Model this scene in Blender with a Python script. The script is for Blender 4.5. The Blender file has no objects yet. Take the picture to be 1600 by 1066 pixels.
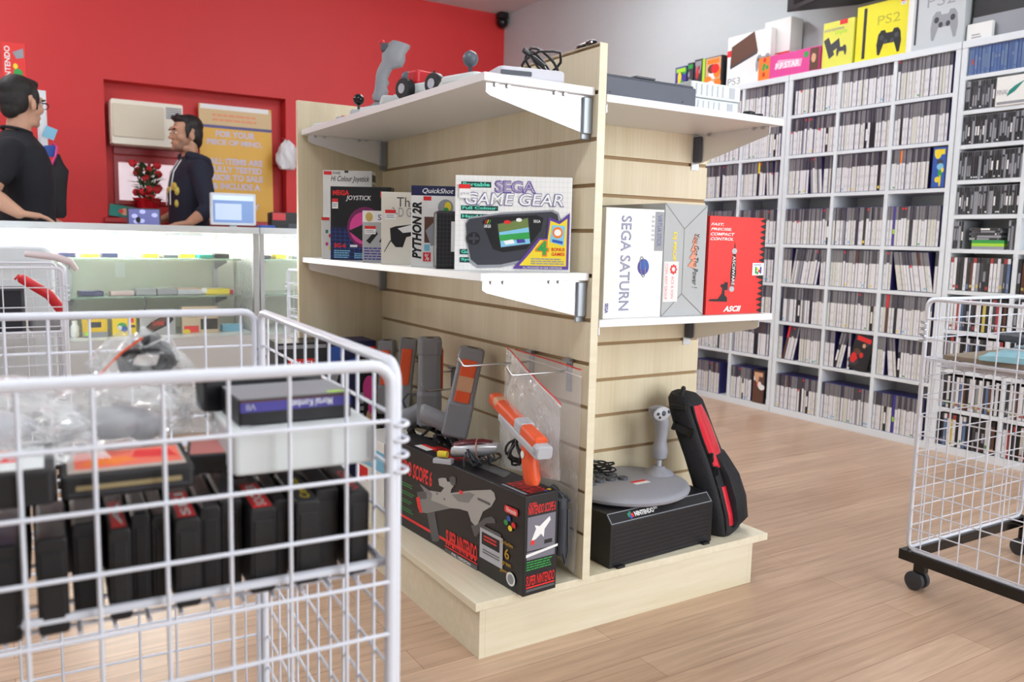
import bpy, bmesh, math, random
from mathutils import Vector, Matrix, Euler
random.seed(7)
PI = math.pi
R = math.radians
S = bpy.context.scene
COL = S.collection

# ------------------------------------------------------------ camera, world, light, exposure
cd = bpy.data.cameras.new('camera'); cam = bpy.data.objects.new('camera', cd); COL.objects.link(cam)
cd.sensor_width = 36; cd.lens = 36*1294/1600; cd.clip_start = .02; cd.clip_end = 60
yaw, pit, rol = 0.5597, -0.1205, 0.0225
fwd = Vector((math.sin(yaw)*math.cos(pit), math.cos(yaw)*math.cos(pit), math.sin(pit)))
rt = Vector((math.cos(yaw), -math.sin(yaw), 0)); up = rt.cross(fwd)
r2 = rt*math.cos(rol) + up*math.sin(rol); u2 = r2.cross(fwd)
mw = Matrix((r2, u2, -fwd)).transposed().to_4x4(); mw.translation = (0, 0, .93)
cam.matrix_world = mw
cd.dof.use_dof = True; cd.dof.focus_distance = 2.05; cd.dof.aperture_fstop = 5.0
S.camera = cam
S.view_settings.view_transform = 'Standard'; S.view_settings.look = 'None'
S.view_settings.gamma = 1; S.view_settings.exposure = 0.45; S.view_settings.use_curve_mapping = False
W = bpy.data.worlds.new('world'); S.world = W; W.use_nodes = True
W.node_tree.nodes['Background'].inputs[0].default_value = (.93, .97, 1, 1)
W.node_tree.nodes['Background'].inputs[1].default_value = 2.0

def area(name, loc, rot, sx, sy, power, col):
    l = bpy.data.lights.new(name, 'AREA'); l.shape = 'RECTANGLE'; l.size = sx; l.size_y = sy
    l.energy = power; l.color = col
    o = bpy.data.objects.new(name, l); COL.objects.link(o); o.location = loc; o.rotation_euler = rot
    return o
# daylight entering by the shop front behind the camera
area('shopfront_daylight', (2.55, -1.85, 1.5), (R(90), 0, 0), 2.5, 2.3, 55, (.95, .98, 1))
# unseen ceiling fittings, most added for general light, are built further down
# glare of a fluorescent tube in the display counter: see the counter builder

# ------------------------------------------------------------ materials
def lin(c):
    return tuple((x/12.92 if x <= .04045 else ((x+.055)/1.055)**2.4) for x in c)
def rgb(r, g, b): return lin((r/255, g/255, b/255))
MATS = {}
def mat(name, c, rough=.5, metal=0, spec=.5, var=0, vscale=(20, 20, 20), emit=None, alpha=None, trans=0, coat=0, bump=0):
    if name in MATS: return MATS[name]
    m = bpy.data.materials.new(name); m.use_nodes = True; nt = m.node_tree; b = nt.nodes['Principled BSDF']
    col = (*rgb(*c), 1)
    b.inputs['Base Color'].default_value = col; b.inputs['Roughness'].default_value = rough
    b.inputs['Metallic'].default_value = metal; b.inputs['Specular IOR Level'].default_value = spec
    if trans: b.inputs['Transmission Weight'].default_value = trans
    if coat: b.inputs['Coat Weight'].default_value = coat
    if emit:
        b.inputs['Emission Color'].default_value = (*rgb(*c), 1); b.inputs['Emission Strength'].default_value = emit
    if var or bump:
        tc = nt.nodes.new('ShaderNodeTexCoord'); mp = nt.nodes.new('ShaderNodeMapping'); no = nt.nodes.new('ShaderNodeTexNoise')
        mp.inputs['Scale'].default_value = vscale; no.inputs['Scale'].default_value = 1; no.inputs['Detail'].default_value = 3
        nt.links.new(tc.outputs['Object'], mp.inputs[0]); nt.links.new(mp.outputs[0], no.inputs[0])
        if var:
            rp = nt.nodes.new('ShaderNodeMix'); rp.data_type = 'RGBA'
            rp.inputs[6].default_value = (*[max(0, x*(1-var)) for x in col[:3]], 1)
            rp.inputs[7].default_value = (*[min(1, x*(1+var)) for x in col[:3]], 1)
            nt.links.new(no.outputs[0], rp.inputs[0]); nt.links.new(rp.outputs[2], b.inputs['Base Color'])
        if bump:
            bp = nt.nodes.new('ShaderNodeBump'); bp.inputs['Strength'].default_value = bump; bp.inputs['Distance'].default_value = .002
            nt.links.new(no.outputs[0], bp.inputs['Height']); nt.links.new(bp.outputs[0], b.inputs['Normal'])
    MATS[name] = m
    return m

def clear_film(name, tint=(245, 248, 250), fac=.22, rough=.12):
    m = bpy.data.materials.new(name); m.use_nodes = True; nt = m.node_tree; nt.nodes.clear()
    o = nt.nodes.new('ShaderNodeOutputMaterial'); t = nt.nodes.new('ShaderNodeBsdfTransparent'); g = nt.nodes.new('ShaderNodeBsdfPrincipled')
    g.inputs['Base Color'].default_value = (*rgb(*tint), 1); g.inputs['Roughness'].default_value = rough; g.inputs['Specular IOR Level'].default_value = 1.0
    mx = nt.nodes.new('ShaderNodeMixShader'); lw = nt.nodes.new('ShaderNodeLayerWeight'); lw.inputs[0].default_value = .35
    ad = nt.nodes.new('ShaderNodeMath'); ad.operation = 'MULTIPLY_ADD'; ad.inputs[1].default_value = .5; ad.inputs[2].default_value = fac*.45; ad.use_clamp = True
    tc = nt.nodes.new('ShaderNodeTexCoord'); no = nt.nodes.new('ShaderNodeTexNoise'); no.inputs['Scale'].default_value = 26; no.inputs['Detail'].default_value = 2
    bp = nt.nodes.new('ShaderNodeBump'); bp.inputs['Strength'].default_value = .7; bp.inputs['Distance'].default_value = .01
    nt.links.new(tc.outputs['Object'], no.inputs[0]); nt.links.new(no.outputs[0], bp.inputs['Height']); nt.links.new(bp.outputs[0], g.inputs['Normal'])
    nt.links.new(lw.outputs['Facing'], ad.inputs[0]); nt.links.new(ad.outputs[0], mx.inputs[0])
    nt.links.new(t.outputs[0], mx.inputs[1]); nt.links.new(g.outputs[0], mx.inputs[2]); nt.links.new(mx.outputs[0], o.inputs[0])
    MATS[name] = m
    return m

def grain(name, ca, cb, axis='z', rough=.45, fine=240, coat=0):
    """pale laminate with streaks running along one axis"""
    m = bpy.data.materials.new(name); m.use_nodes = True; nt = m.node_tree; b = nt.nodes['Principled BSDF']
    b.inputs['Roughness'].default_value = rough; b.inputs['Coat Weight'].default_value = coat
    tc = nt.nodes.new('ShaderNodeTexCoord'); mp = nt.nodes.new('ShaderNodeMapping')
    sc = {'z': (fine, fine, 3), 'x': (3, fine, fine), 'y': (fine, 3, fine)}[axis]
    mp.inputs['Scale'].default_value = sc
    no = nt.nodes.new('ShaderNodeTexNoise'); no.inputs['Scale'].default_value = 1; no.inputs['Detail'].default_value = 4; no.inputs['Roughness'].default_value = .65
    mp2 = nt.nodes.new('ShaderNodeMapping'); mp2.inputs['Scale'].default_value = tuple(max(1.2, x*.06) for x in sc)
    n2 = nt.nodes.new('ShaderNodeTexNoise'); n2.inputs['Scale'].default_value = 1
    mx = nt.nodes.new('ShaderNodeMath'); mx.operation = 'ADD'; hf = nt.nodes.new('ShaderNodeMath'); hf.operation = 'MULTIPLY'; hf.inputs[1].default_value = .5
    cr = nt.nodes.new('ShaderNodeValToRGB'); cr.color_ramp.elements[0].position = .36; cr.color_ramp.elements[1].position = .64
    cr.color_ramp.elements[0].color = (*rgb(*ca), 1); cr.color_ramp.elements[1].color = (*rgb(*cb), 1)
    nt.links.new(tc.outputs['Object'], mp.inputs[0]); nt.links.new(tc.outputs['Object'], mp2.inputs[0])
    nt.links.new(mp.outputs[0], no.inputs[0]); nt.links.new(mp2.outputs[0], n2.inputs[0])
    nt.links.new(no.outputs[0], mx.inputs[0]); nt.links.new(n2.outputs[0], mx.inputs[1]); nt.links.new(mx.outputs[0], hf.inputs[0])
    nt.links.new(hf.outputs[0], cr.inputs[0]); nt.links.new(cr.outputs[0], b.inputs['Base Color'])
    MATS[name] = m
    return m

def plank_floor():
    m = bpy.data.materials.new('laminate_floor'); m.use_nodes = True; nt = m.node_tree; b = nt.nodes['Principled BSDF']
    tc = nt.nodes.new('ShaderNodeTexCoord')
    br = nt.nodes.new('ShaderNodeTexBrick'); br.offset = .37; br.inputs['Scale'].default_value = 1
    br.inputs['Brick Width'].default_value = 1.2; br.inputs['Row Height'].default_value = .096; br.inputs['Mortar Size'].default_value = .0007
    br.inputs['Mortar Smooth'].default_value = .1
    br.inputs['Color1'].default_value = (*rgb(208, 178, 152), 1); br.inputs['Color2'].default_value = (*rgb(192, 160, 134), 1)
    br.inputs['Mortar'].default_value = (*rgb(140, 105, 82), 1)
    mp = nt.nodes.new('ShaderNodeMapping'); mp.inputs['Scale'].default_value = (2.2, 42, 1)
    no = nt.nodes.new('ShaderNodeTexNoise'); no.inputs['Scale'].default_value = 1.3; no.inputs['Detail'].default_value = 6; no.inputs['Roughness'].default_value = .6; no.inputs['Distortion'].default_value = .6
    cr = nt.nodes.new('ShaderNodeValToRGB'); cr.color_ramp.elements[0].position = .3; cr.color_ramp.elements[1].position = .7
    cr.color_ramp.elements[0].color = (.66, .6, .55, 1); cr.color_ramp.elements[1].color = (1.1, 1.1, 1.1, 1)
    mu = nt.nodes.new('ShaderNodeMix'); mu.data_type = 'RGBA'; mu.blend_type = 'MULTIPLY'; mu.inputs[0].default_value = .75
    nt.links.new(tc.outputs['Object'], br.inputs[0]); nt.links.new(tc.outputs['Object'], mp.inputs[0]); nt.links.new(mp.outputs[0], no.inputs[0])
    nt.links.new(no.outputs[0], cr.inputs[0]); nt.links.new(br.outputs[0], mu.inputs[6]); nt.links.new(cr.outputs[0], mu.inputs[7])
    nt.links.new(mu.outputs[2], b.inputs['Base Color'])
    b.inputs['Roughness'].default_value = .34; b.inputs['Specular IOR Level'].default_value = .6
    return m

M_WHITE = mat('white_melamine', (224, 230, 236), .4, var=.02)
M_SHELF = mat('white_shelf_laminate', (236, 236, 238), .38)
M_WIRE = mat('white_powder_coat', (226, 229, 240), .35)
M_CHROME = mat('chrome', (200, 203, 208), .22, 1)
M_STEEL = mat('grey_steel', (150, 155, 162), .35, .8)
M_BLACK = mat('black_plastic', (26, 26, 30), .42, var=.1)
M_BLACKG = mat('glossy_black', (14, 14, 17), .2)
M_DGREY = mat('dark_grey_plastic', (72, 76, 86), .5, var=.05)
M_GREY = mat('grey_plastic', (140, 142, 148), .5, var=.05)
M_LGREY = mat('light_grey_plastic', (186, 188, 196), .45, var=.03)
M_ORANGE = mat('orange_plastic', (236, 92, 46), .4)
M_REDP = mat('red_plastic', (206, 28, 40), .35)
M_YEL = mat('yellow_plastic', (232, 208, 60), .45)
M_MAPLE = grain('maple_laminate', (218, 203, 169), (235, 223, 196), 'z')
M_MAPLEX = grain('maple_laminate_long', (222, 211, 182), (236, 228, 206), 'x', fine=60)
M_MAPLEY = grain('maple_laminate_deep', (222, 211, 182), (236, 228, 206), 'y', fine=60)
M_GROOVE = mat('groove_fibreboard', (168, 140, 104), .8)
M_CARD = mat('white_card', (236, 236, 234), .6, var=.02)
M_CREAM = mat('aged_white_plastic', (218, 223, 224), .5, var=.02)
M_GCARD = mat('grey_card', (178, 180, 182), .6, var=.03)
M_BCARD = mat('black_card', (20, 19, 24), .42, var=.1)
M_RCARD = mat('red_card', (226, 50, 46), .45, var=.03)
M_NCARD = mat('navy_card', (26, 30, 74), .45)
M_PINK = mat('magenta_print', (222, 70, 150), .5)
M_PURP = mat('purple_print', (92, 62, 150), .5)
M_VIOL = mat('blue_violet_print', (70, 62, 150), .5)
M_BLUE = mat('blue_print', (44, 88, 176), .5)
M_LBLUE = mat('light_blue_print', (130, 196, 226), .5)
M_TEAL = mat('teal_print', (20, 132, 120), .5)
M_GREEN = mat('green_print', (52, 160, 76), .5)
M_LIME = mat('lime_print', (170, 220, 60), .5)
M_INK = mat('ink_black', (22, 22, 26), .5)
M_WPRINT = mat('white_print', (240, 240, 240), .5)
M_GPRINT = mat('grey_print', (150, 152, 160), .5)
M_DPRINT = mat('dark_grey_print', (60, 62, 70), .45)
M_RPRINT = mat('red_print', (222, 40, 42), .5)
M_YPRINT = mat('yellow_print', (240, 214, 50), .5)
M_OPRINT = mat('orange_print', (238, 128, 40), .5)
M_BROWN = mat('brown_print', (96, 62, 48), .6)
M_SKINP = mat('peach_print', (216, 168, 132), .6)
M_FILM = clear_film('clear_film')
M_FILMD = clear_film('clear_bag_film', fac=.2, rough=.08)

# ------------------------------------------------------------ mesh helpers
class MB:
    """collects shapes and links them as ONE mesh object"""
    def __init__(s): s.v = []; s.f = []; s.m = []; s.sm = []; s.mats = []
    def mi(s, m):
        if m not in s.mats: s.mats.append(m)
        return s.mats.index(m)
    def add(s, vs, fs, m, smooth=False, T=None):
        o = len(s.v); k = s.mi(m)
        for p in vs:
            p = Vector(p); s.v.append(T @ p if T else p)
        for f in fs: s.f.append([i+o for i in f]); s.m.append(k); s.sm.append(smooth)
        return s
    def box(s, a, b, m, T=None):
        (x0, y0, z0), (x1, y1, z1) = a, b
        if x0 > x1: x0, x1 = x1, x0
        if y0 > y1: y0, y1 = y1, y0
        if z0 > z1: z0, z1 = z1, z0
        vs = [(x0,y0,z0),(x1,y0,z0),(x1,y1,z0),(x0,y1,z0),(x0,y0,z1),(x1,y0,z1),(x1,y1,z1),(x0,y1,z1)]
        return s.add(vs, [(0,3,2,1),(4,5,6,7),(0,1,5,4),(1,2,6,5),(2,3,7,6),(3,0,4,7)], m, False, T)
    def rbox(s, a, b, r, m, T=None, n=3, axis='z'):
        """box with rounded edges along one axis and a light chamfer at its ends"""
        (x0, y0, z0), (x1, y1, z1) = a, b
        if axis == 'z': poly = rrect(x0, y0, x1, y1, r, n); return s.prism(poly, z0, z1, m, 'z', T, min(r*.4, abs(z1-z0)*.3))
        if axis == 'y': poly = rrect(x0, z0, x1, z1, r, n); return s.prism(poly, y0, y1, m, 'y', T, min(r*.4, abs(y1-y0)*.3))
        poly = rrect(y0, z0, y1, z1, r, n); return s.prism(poly, x0, x1, m, 'x', T, min(r*.4, abs(x1-x0)*.3))
    def prism(s, poly, h0, h1, m, axis='z', T=None, ch=0, smooth=False):
        n = len(poly); cx = sum(p[0] for p in poly)/n; cy = sum(p[1] for p in poly)/n
        def P(a, b, h): return {'z': (a, b, h), 'y': (a, h, b), 'x': (h, a, b)}[axis]
        def ins(p, d):
            dx, dy = p[0]-cx, p[1]-cy; L = math.hypot(dx, dy) or 1
            return (p[0]-dx/L*d, p[1]-dy/L*d)
        rings = [(h0, ch), (h0+ch, 0), (h1-ch, 0), (h1, ch)] if ch else [(h0, 0), (h1, 0)]
        vs = []
        for h, d in rings:
            for p in poly:
                q = ins(p, d) if d else p
                vs.append(P(q[0], q[1], h))
        fs = []
        for k in range(len(rings)-1):
            for i in range(n): j = (i+1) % n; fs.append((k*n+i, k*n+j, (k+1)*n+j, (k+1)*n+i))
        fs.append(tuple(range(n-1, -1, -1))); fs.append(tuple(range((len(rings)-1)*n, len(rings)*n)))
        return s.add(vs, fs, m, smooth, T)
    def tube(s, pts, r, m, n=6, cap=True, T=None, closed=False):
        pts = [Vector(p) for p in pts]; k = len(pts)
        rs = r if isinstance(r, (list, tuple)) else [r]*k
        vs = []; pn = None
        for i, p in enumerate(pts):
            if closed: d = pts[(i+1) % k]-pts[i-1]
            else: d = pts[min(i+1, k-1)]-pts[max(i-1, 0)]
            if d.length < 1e-9: d = Vector((0, 0, 1))
            d.normalize()
            if pn is None: pn = d.orthogonal().normalized()
            else:
                pn = pn-d*pn.dot(d)
                if pn.length < 1e-6: pn = d.orthogonal()
                pn.normalize()
            q = d.cross(pn)
            for a in range(n):
                t = 2*PI*a/n+PI/n
                vs.append(p+(pn*math.cos(t)+q*math.sin(t))*rs[i])
        fs = []
        for i in range(k if closed else k-1):
            j = (i+1) % k
            for a in range(n): b = (a+1) % n; fs.append((i*n+a, i*n+b, j*n+b, j*n+a))
        if cap and not closed: fs.append(tuple(range(n-1, -1, -1))); fs.append(tuple(range((k-1)*n, k*n)))
        return s.add(vs, fs, m, True if n > 5 else False, T)
    def ell(s, c, r, m, T=None, nu=20, nv=12, rot=None):
        vs = []; c = Vector(c); Q = rot.to_matrix() if rot else None
        if isinstance(r, (int, float)): r = (r, r, r)
        for j in range(nv+1):
            ph = PI*j/nv
            for i in range(nu):
                th = 2*PI*i/nu
                p = Vector((r[0]*math.sin(ph)*math.cos(th), r[1]*math.sin(ph)*math.sin(th), r[2]*math.cos(ph)))
                vs.append(c+(Q @ p if Q else p))
        fs = []
        for j in range(nv):
            for i in range(nu):
                k = (i+1) % nu
                fs.append((j*nu+i, (j+1)*nu+i, (j+1)*nu+k, j*nu+k))
        return s.add(vs, fs, m, True, T)
    def lathe(s, prof, m, T=None, n=24, c=(0, 0, 0)):
        vs = [(c[0]+r*math.cos(2*PI*i/n), c[1]+r*math.sin(2*PI*i/n), c[2]+z) for r, z in prof for i in range(n)]
        fs = []
        for k in range(len(prof)-1):
            for i in range(n): j = (i+1) % n; fs.append((k*n+i, k*n+j, (k+1)*n+j, (k+1)*n+i))
        fs.append(tuple(range(n-1, -1, -1))); fs.append(tuple(range((len(prof)-1)*n, len(prof)*n)))
        return s.add(vs, fs, m, True, T)
    def loft(s, rings, m, T=None, smooth=True):
        n = len(rings[0]); vs = [p for rg in rings for p in rg]; fs = []
        for k in range(len(rings)-1):
            for i in range(n): j = (i+1) % n; fs.append((k*n+i, k*n+j, (k+1)*n+j, (k+1)*n+i))
        fs.append(tuple(range(n-1, -1, -1))); fs.append(tuple(range((len(rings)-1)*n, len(rings)*n)))
        return s.add(vs, fs, m, smooth, T)
    def mesh(s, name):
        me = bpy.data.meshes.new(name); me.from_pydata([tuple(v) for v in s.v], [], s.f)
        for m in s.mats: me.materials.append(m)
        me.polygons.foreach_set('material_index', s.m); me.polygons.foreach_set('use_smooth', s.sm)
        me.validate(); me.update()
        return me
    def build(s, name, parent=None, bevel=0, **kw):
        o = bpy.data.objects.new(name, s.mesh(name)); COL.objects.link(o)
        if parent: o.parent = parent
        if any(s.sm):
            try: o.data.set_sharp_from_angle(angle=R(40))
            except Exception: pass
        if bevel:
            b = o.modifiers.new('bevel', 'BEVEL'); b.width = bevel; b.segments = 2; b.limit_method = 'ANGLE'
        return o

def rrect(x0, y0, x1, y1, r, n=3):
    if x0 > x1: x0, x1 = x1, x0
    if y0 > y1: y0, y1 = y1, y0
    r = min(r, (x1-x0)/2*.999, (y1-y0)/2*.999)
    out = []
    for cx, cy, a in ((x1-r, y1-r, 0), (x0+r, y1-r, 90), (x0+r, y0+r, 180), (x1-r, y0+r, 270)):
        for k in range(n+1):
            t = R(a+90*k/n); out.append((cx+r*math.cos(t), cy+r*math.sin(t)))
    return out

def empty(name, label, cat, loc=(0,0,0), rz=0, group=None, rot=None):
    o = bpy.data.objects.new(name, None); COL.objects.link(o); o.empty_display_size = .05
    o.location = loc; o.rotation_euler = rot if rot else (0, 0, rz)
    return tag(o, label, cat, group)
def tag(o, label=None, cat=None, group=None, kind=None):
    if label: o['label'] = label
    if cat: o['category'] = cat
    if group: o['group'] = group
    if kind: o['kind'] = kind
    return o
def struct(name, mb, bevel=0):
    o = mb.build(name, None, bevel); o['kind'] = 'structure'; return o
def place(o, loc, rz=0, rot=None):
    o.location = loc; o.rotation_euler = rot if rot else (0, 0, rz); return o

_tc = {}
def text_shape(s, bold=0, shear=0):
    """flat letter shapes, as triangles in a unit box"""
    k = (s, bold, shear)
    if k in _tc: return _tc[k]
    cu = bpy.data.curves.new('letters', 'FONT'); cu.body = s; cu.size = 1; cu.offset = bold; cu.shear = shear; cu.resolution_u = 3; cu.fill_mode = 'FRONT'
    ob = bpy.data.objects.new('letters', cu); COL.objects.link(ob)
    bpy.context.view_layer.update()
    me = bpy.data.meshes.new_from_object(ob)
    vs = [(v.co.x, v.co.y) for v in me.vertices]; fs = [tuple(p.vertices) for p in me.polygons]
    bpy.data.objects.remove(ob); bpy.data.curves.remove(cu); bpy.data.meshes.remove(me)
    if not vs: return [], []
    x0 = min(v[0] for v in vs); x1 = max(v[0] for v in vs); y0 = min(v[1] for v in vs); y1 = max(v[1] for v in vs)
    vs = [((x-x0)/max(1e-6, x1-x0), (y-y0)/max(1e-6, y1-y0)) for x, y in vs]
    _tc[k] = (vs, fs); return _tc[k]

class Print:
    """flat printing on a face: unit coordinates, u to the right, v up"""
    def __init__(s, O, U, V, W=1, H=1, eps=.00008):
        s.O = Vector(O); s.U = Vector(U).normalized()*W; s.V = Vector(V).normalized()*H; s.N = s.U.cross(s.V).normalized()
        s.mb = MB(); s.k = 1; s.eps = eps
    def P(s, u, v): return s.O+s.U*u+s.V*v+s.N*(s.eps*s.k)
    def poly(s, pts, m):
        s.mb.add([s.P(*p) for p in pts], [tuple(range(len(pts)))], m); s.k += 1; return s
    def rect(s, u0, v0, u1, v1, m): return s.poly([(u0, v0), (u1, v0), (u1, v1), (u0, v1)], m)
    def rects(s, lst, m):
        for u0, v0, u1, v1 in lst: s.mb.add([s.P(u0, v0), s.P(u1, v0), s.P(u1, v1), s.P(u0, v1)], [(0, 1, 2, 3)], m)
        s.k += 1; return s
    def circ(s, u, v, ru, rv, m, n=20): return s.poly([(u+ru*math.cos(2*PI*i/n), v+rv*math.sin(2*PI*i/n)) for i in range(n)], m)
    def text(s, t, u0, v0, u1, v1, m, bold=.01, shear=0, turn=0, lean=0):
        vs, fs = text_shape(t, bold, shear)
        if not vs: return s
        out = []
        for x, y in vs:
            if turn == 90: x, y = 1-y, x       # reads bottom to top
            elif turn == -90: x, y = y, 1-x    # reads top to bottom
            elif turn == 180: x, y = 1-x, 1-y
            u = u0+(u1-u0)*x; v = v0+(v1-v0)*y+lean*x
            out.append(s.P(u, v))
        s.mb.add(out, fs, m); s.k += 1; return s
    def lines(s, u0, v0, u1, v1, n, m, fill=.5, rag=.25, words=True):
        """rows of small print too small to read in the photograph"""
        h = (v1-v0)/n; L = []
        for i in range(n):
            u = u0; e = u1-random.random()*rag*(u1-u0)
            while u < e:
                w = random.uniform(.08, .2)*(u1-u0); L.append((u, v1-h*(i+.2+fill), min(u+w, e), v1-h*(i+.2))); u += w+.02*(u1-u0)
        return s.rects(L, m)
    def build(s, name, parent): return s.mb.build(name, parent)

def sticker(pr, u, v, w, h):
    pr.rect(u, v, u+w, v+h, M_WPRINT); pr.rect(u, v+h*.72, u+w, v+h*1.12, M_RPRINT); pr.lines(u+w*.1, v+h*.15, u+w*.9, v+h*.6, 2, M_GPRINT)

def carton(name, label, cat, loc, rz, size, m, bevel=.0012, group=None, rot=None, open_top=False):
    """origin at the front left bottom corner: width x, depth y, height z"""
    e = empty(name, label, cat, loc, rz, group, rot); w, d, h = size
    MB().box((0, 0, 0), (w, d, h), m).build('box_body', e, bevel)
    return e
def front(size): w, d, h = size; return Print((0, -.0002, 0), (1, 0, 0), (0, 0, 1), w, h)
def rside(size): w, d, h = size; return Print((w+.0002, 0, 0), (0, 1, 0), (0, 0, 1), d, h)
def lside(size): w, d, h = size; return Print((-.0002, d, 0), (0, -1, 0), (0, 0, 1), d, h)
def topf(size): w, d, h = size; return Print((0, 0, h+.0002), (1, 0, 0), (0, 1, 0), w, d)

def wires(mb, O, U, V, w, h, us, vs, r, m=M_WIRE, n=6):
    O = Vector(O); U = Vector(U).normalized(); V = Vector(V).normalized(); N = U.cross(V)
    for u in us: mb.tube([O+U*u, O+U*u+V*h], r, m, n)
    for v in vs: mb.tube([O+V*v+N*r*1.6, O+V*v+U*w+N*r*1.6], r, m, n)
def frange(a, b, st):
    out = []
    while a <= b+1e-6: out.append(a); a += st
    return out
#SECTION
# ------------------------------------------------------------ the room
XL, XR, YF, YB, ZC = -2.6, 3.92, -2.0, 6.5, 2.9
M_RED = mat('red_wall_paint', (210, 48, 50), .55, var=.02, vscale=(3, 3, 3))
M_WALL = mat('white_wall_paint', (198, 204, 206), .8, var=.02, vscale=(8, 8, 30))
M_CEIL = mat('ceiling_paint', (208, 212, 214), .8)
struct('floor', MB().box((XL, YF, -.05), (XR, YB+.3, 0), plank_floor()))
struct('ceiling', MB().box((XL, YF, ZC), (XR, YB+.3, ZC+.1), M_CEIL))
struct('wall_right', MB().box((XR, YF, 0), (XR+.1, YB+.3, ZC), M_WALL))
struct('wall_left', MB().box((XL-.1, YF, 0), (XL, YB+.3, ZC), M_WALL))
rx0, rx1, rz0, rz1 = .70, 1.965, 1.03, 1.975
b = MB(); y0, y1 = YB, YB+.22
b.box((XL, y0, 0), (rx0, y1, ZC), M_RED); b.box((rx1, y0, 0), (XR, y1, ZC), M_RED)
b.box((rx0, y0, rz1), (rx1, y1, ZC), M_RED); b.box((rx0, y0, 0), (rx1, y1, rz0), M_RED)
# back of the recess with the window opening left free
wx0, wx1, wz0, wz1 = .76, 1.20, 1.13, 1.47
yb = YB+.13
b.box((rx0, yb, rz0), (wx0, y1, rz1), M_RED); b.box((wx1, yb, rz0), (rx1, y1, rz1), M_RED)
b.box((wx0, yb, wz1), (wx1, y1, rz1), M_RED); b.box((wx0, yb, rz0), (wx1, y1, wz0), M_RED)
struct('wall_back', b)
M_DRED = mat('dark_red_gloss_paint', (176, 26, 38), .35)
b = MB(); fr = .028
for a, c in (((wx0, yb-.02, wz0), (wx0+fr, yb+.03, wz1)), ((wx1-fr, yb-.02, wz0), (wx1, yb+.03, wz1)), ((wx0+fr, yb-.02, wz1-fr*1.5), (wx1-fr, yb+.03, wz1)), ((wx0+fr, yb-.02, wz0), (wx1-fr, yb+.03, wz0+fr)), ((.985, yb-.018, wz0+fr), (1.005, yb+.02, wz1-fr*1.5))):
    b.box(a, c, M_DRED)
wf = struct('window_1', b)
M_PANE = mat('window_glass', (230, 236, 238), .05, trans=.9)
MB().box((wx0+fr, yb+.004, wz0+fr), (wx1-fr, yb+.008, wz1-fr*1.5), M_FILM).build('pane', wf)
# what the little window looks on to: a pale yard wall, its daylight given as glow
b = MB(); b.box((-.2, 7.6, 0), (2.4, 7.66, 2.4), mat('glowing_yard_fence', (150, 157, 162), .8, var=.35, vscale=(9, 9, 1.5), emit=1.2)); struct('wall_yard', b)
struct('trim_1', MB().box((rx0-.03, YB-.05, rz0-.035), (rx1+.03, YB+.12, rz0), M_DRED), .004)
struct('trim_2', MB().box((wx0, yb-.03, 1.485), (rx1, yb, 1.53), M_DRED))
struct('baseboard_back', MB().box((XL, YB-.015, 0), (XR, YB, .09), M_WHITE))
struct('baseboard_right', MB().box((XR-.015, 4.3, 0), (XR, YB-.015, .09), M_WHITE))
# shop front behind the camera: low wall, mullions, header; the openings let the daylight in
M_ALU = mat('aluminium', (186, 188, 192), .4, .6)
b = MB(); b.box((XL, YF-.12, 0), (XR, YF, .3), M_WALL); b.box((XL, YF-.12, 2.7), (XR, YF, ZC), M_WALL)
struct('wall_front', b)
b = MB()
b.box((XL, YF-.09, .3), (1.2, YF-.03, 2.7), M_WALL)  # unseen left bay walled up to keep daylight off that side
for x in (1.2, 2.5, XR-.06): b.box((x, YF-.09, .3), (x+.06, YF-.03, 2.7), M_ALU)
b.box((XL, YF-.09, .3), (XR, YF-.03, .36), M_ALU); b.box((XL, YF-.09, 2.64), (XR, YF-.03, 2.7), M_ALU)
struct('window_2', b)
# surface ceiling fittings out of view, added for general light except over the till
M_LAMP = mat('fluorescent_diffuser', (250, 252, 255), .5, emit=24)
for i, (x, y) in enumerate(((-.8, 5.2), (-1.3, 3.3), (2.75, 4.1), (2.3, 2.6), (-.3, .7))):
    e = empty('unseen_ceiling_light', 'white fluorescent ceiling fitting, %s' % ['over the till area', 'added unseen over the display counter at the left', 'added unseen over the far end of the bookcases', 'added unseen over the aisle by the bookcases', 'added unseen near the shop front'][i], 'ceiling light', (x, y, ZC))
    MB().box((-.62, -.1, -.03), (.62, .1, 0), M_WHITE).build('housing', e)
    MB().rbox((-.6, -.085, -.075), (.6, .085, -.03), .03, M_LAMP, axis='x').build('diffuser', e)

# ------------------------------------------------------------ bookcases along the right wall
BX = 3.69; BD = .205
def bookcase(name, label, y0, y1, cols, tops, dz=.018):
    """cols: y of the divider centres; tops: heights of the upper faces of the shelf boards"""
    e = empty(name, label, 'bookcase', (BX, (y0+y1)/2, 0), 0, 'white bookcases along the side wall'); o = -(y0+y1)/2
    def bx(n, a, b): MB().box((a[0], a[1]+o, a[2]), (b[0], b[1]+o, b[2]), M_WHITE).build(n, e, .001)
    bx('side_panel', (0, y0, 0), (BD, y0+.024, 1.82)); bx('side_panel', (0, y1-.024, 0), (BD, y1, 1.82))
    bx('top_board', (-.002, y0, 1.82), (BD, y1, 1.851)); bx('bottom_board', (0, y0+.024, .0), (BD, y1-.024, .035))
    bx('back_panel', (BD-.006, y0+.024, .035), (BD-.001, y1-.024, 1.82))
    for c in cols: bx('divider', (.001, c-.009, .035), (BD-.006, c+.009, 1.82))
    edges = [y0+.024]+[v for c in sorted(cols) for v in (c-.009, c+.009)]+[y1-.024]
    for t in tops:
        for k in range(0, len(edges), 2): bx('shelf', (.002, edges[k], t-dz), (BD-.006, edges[k+1], t))
    return e
ROWS = [1.635, 1.423, 1.213, .945, .731, .521, .311, .035]
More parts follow.
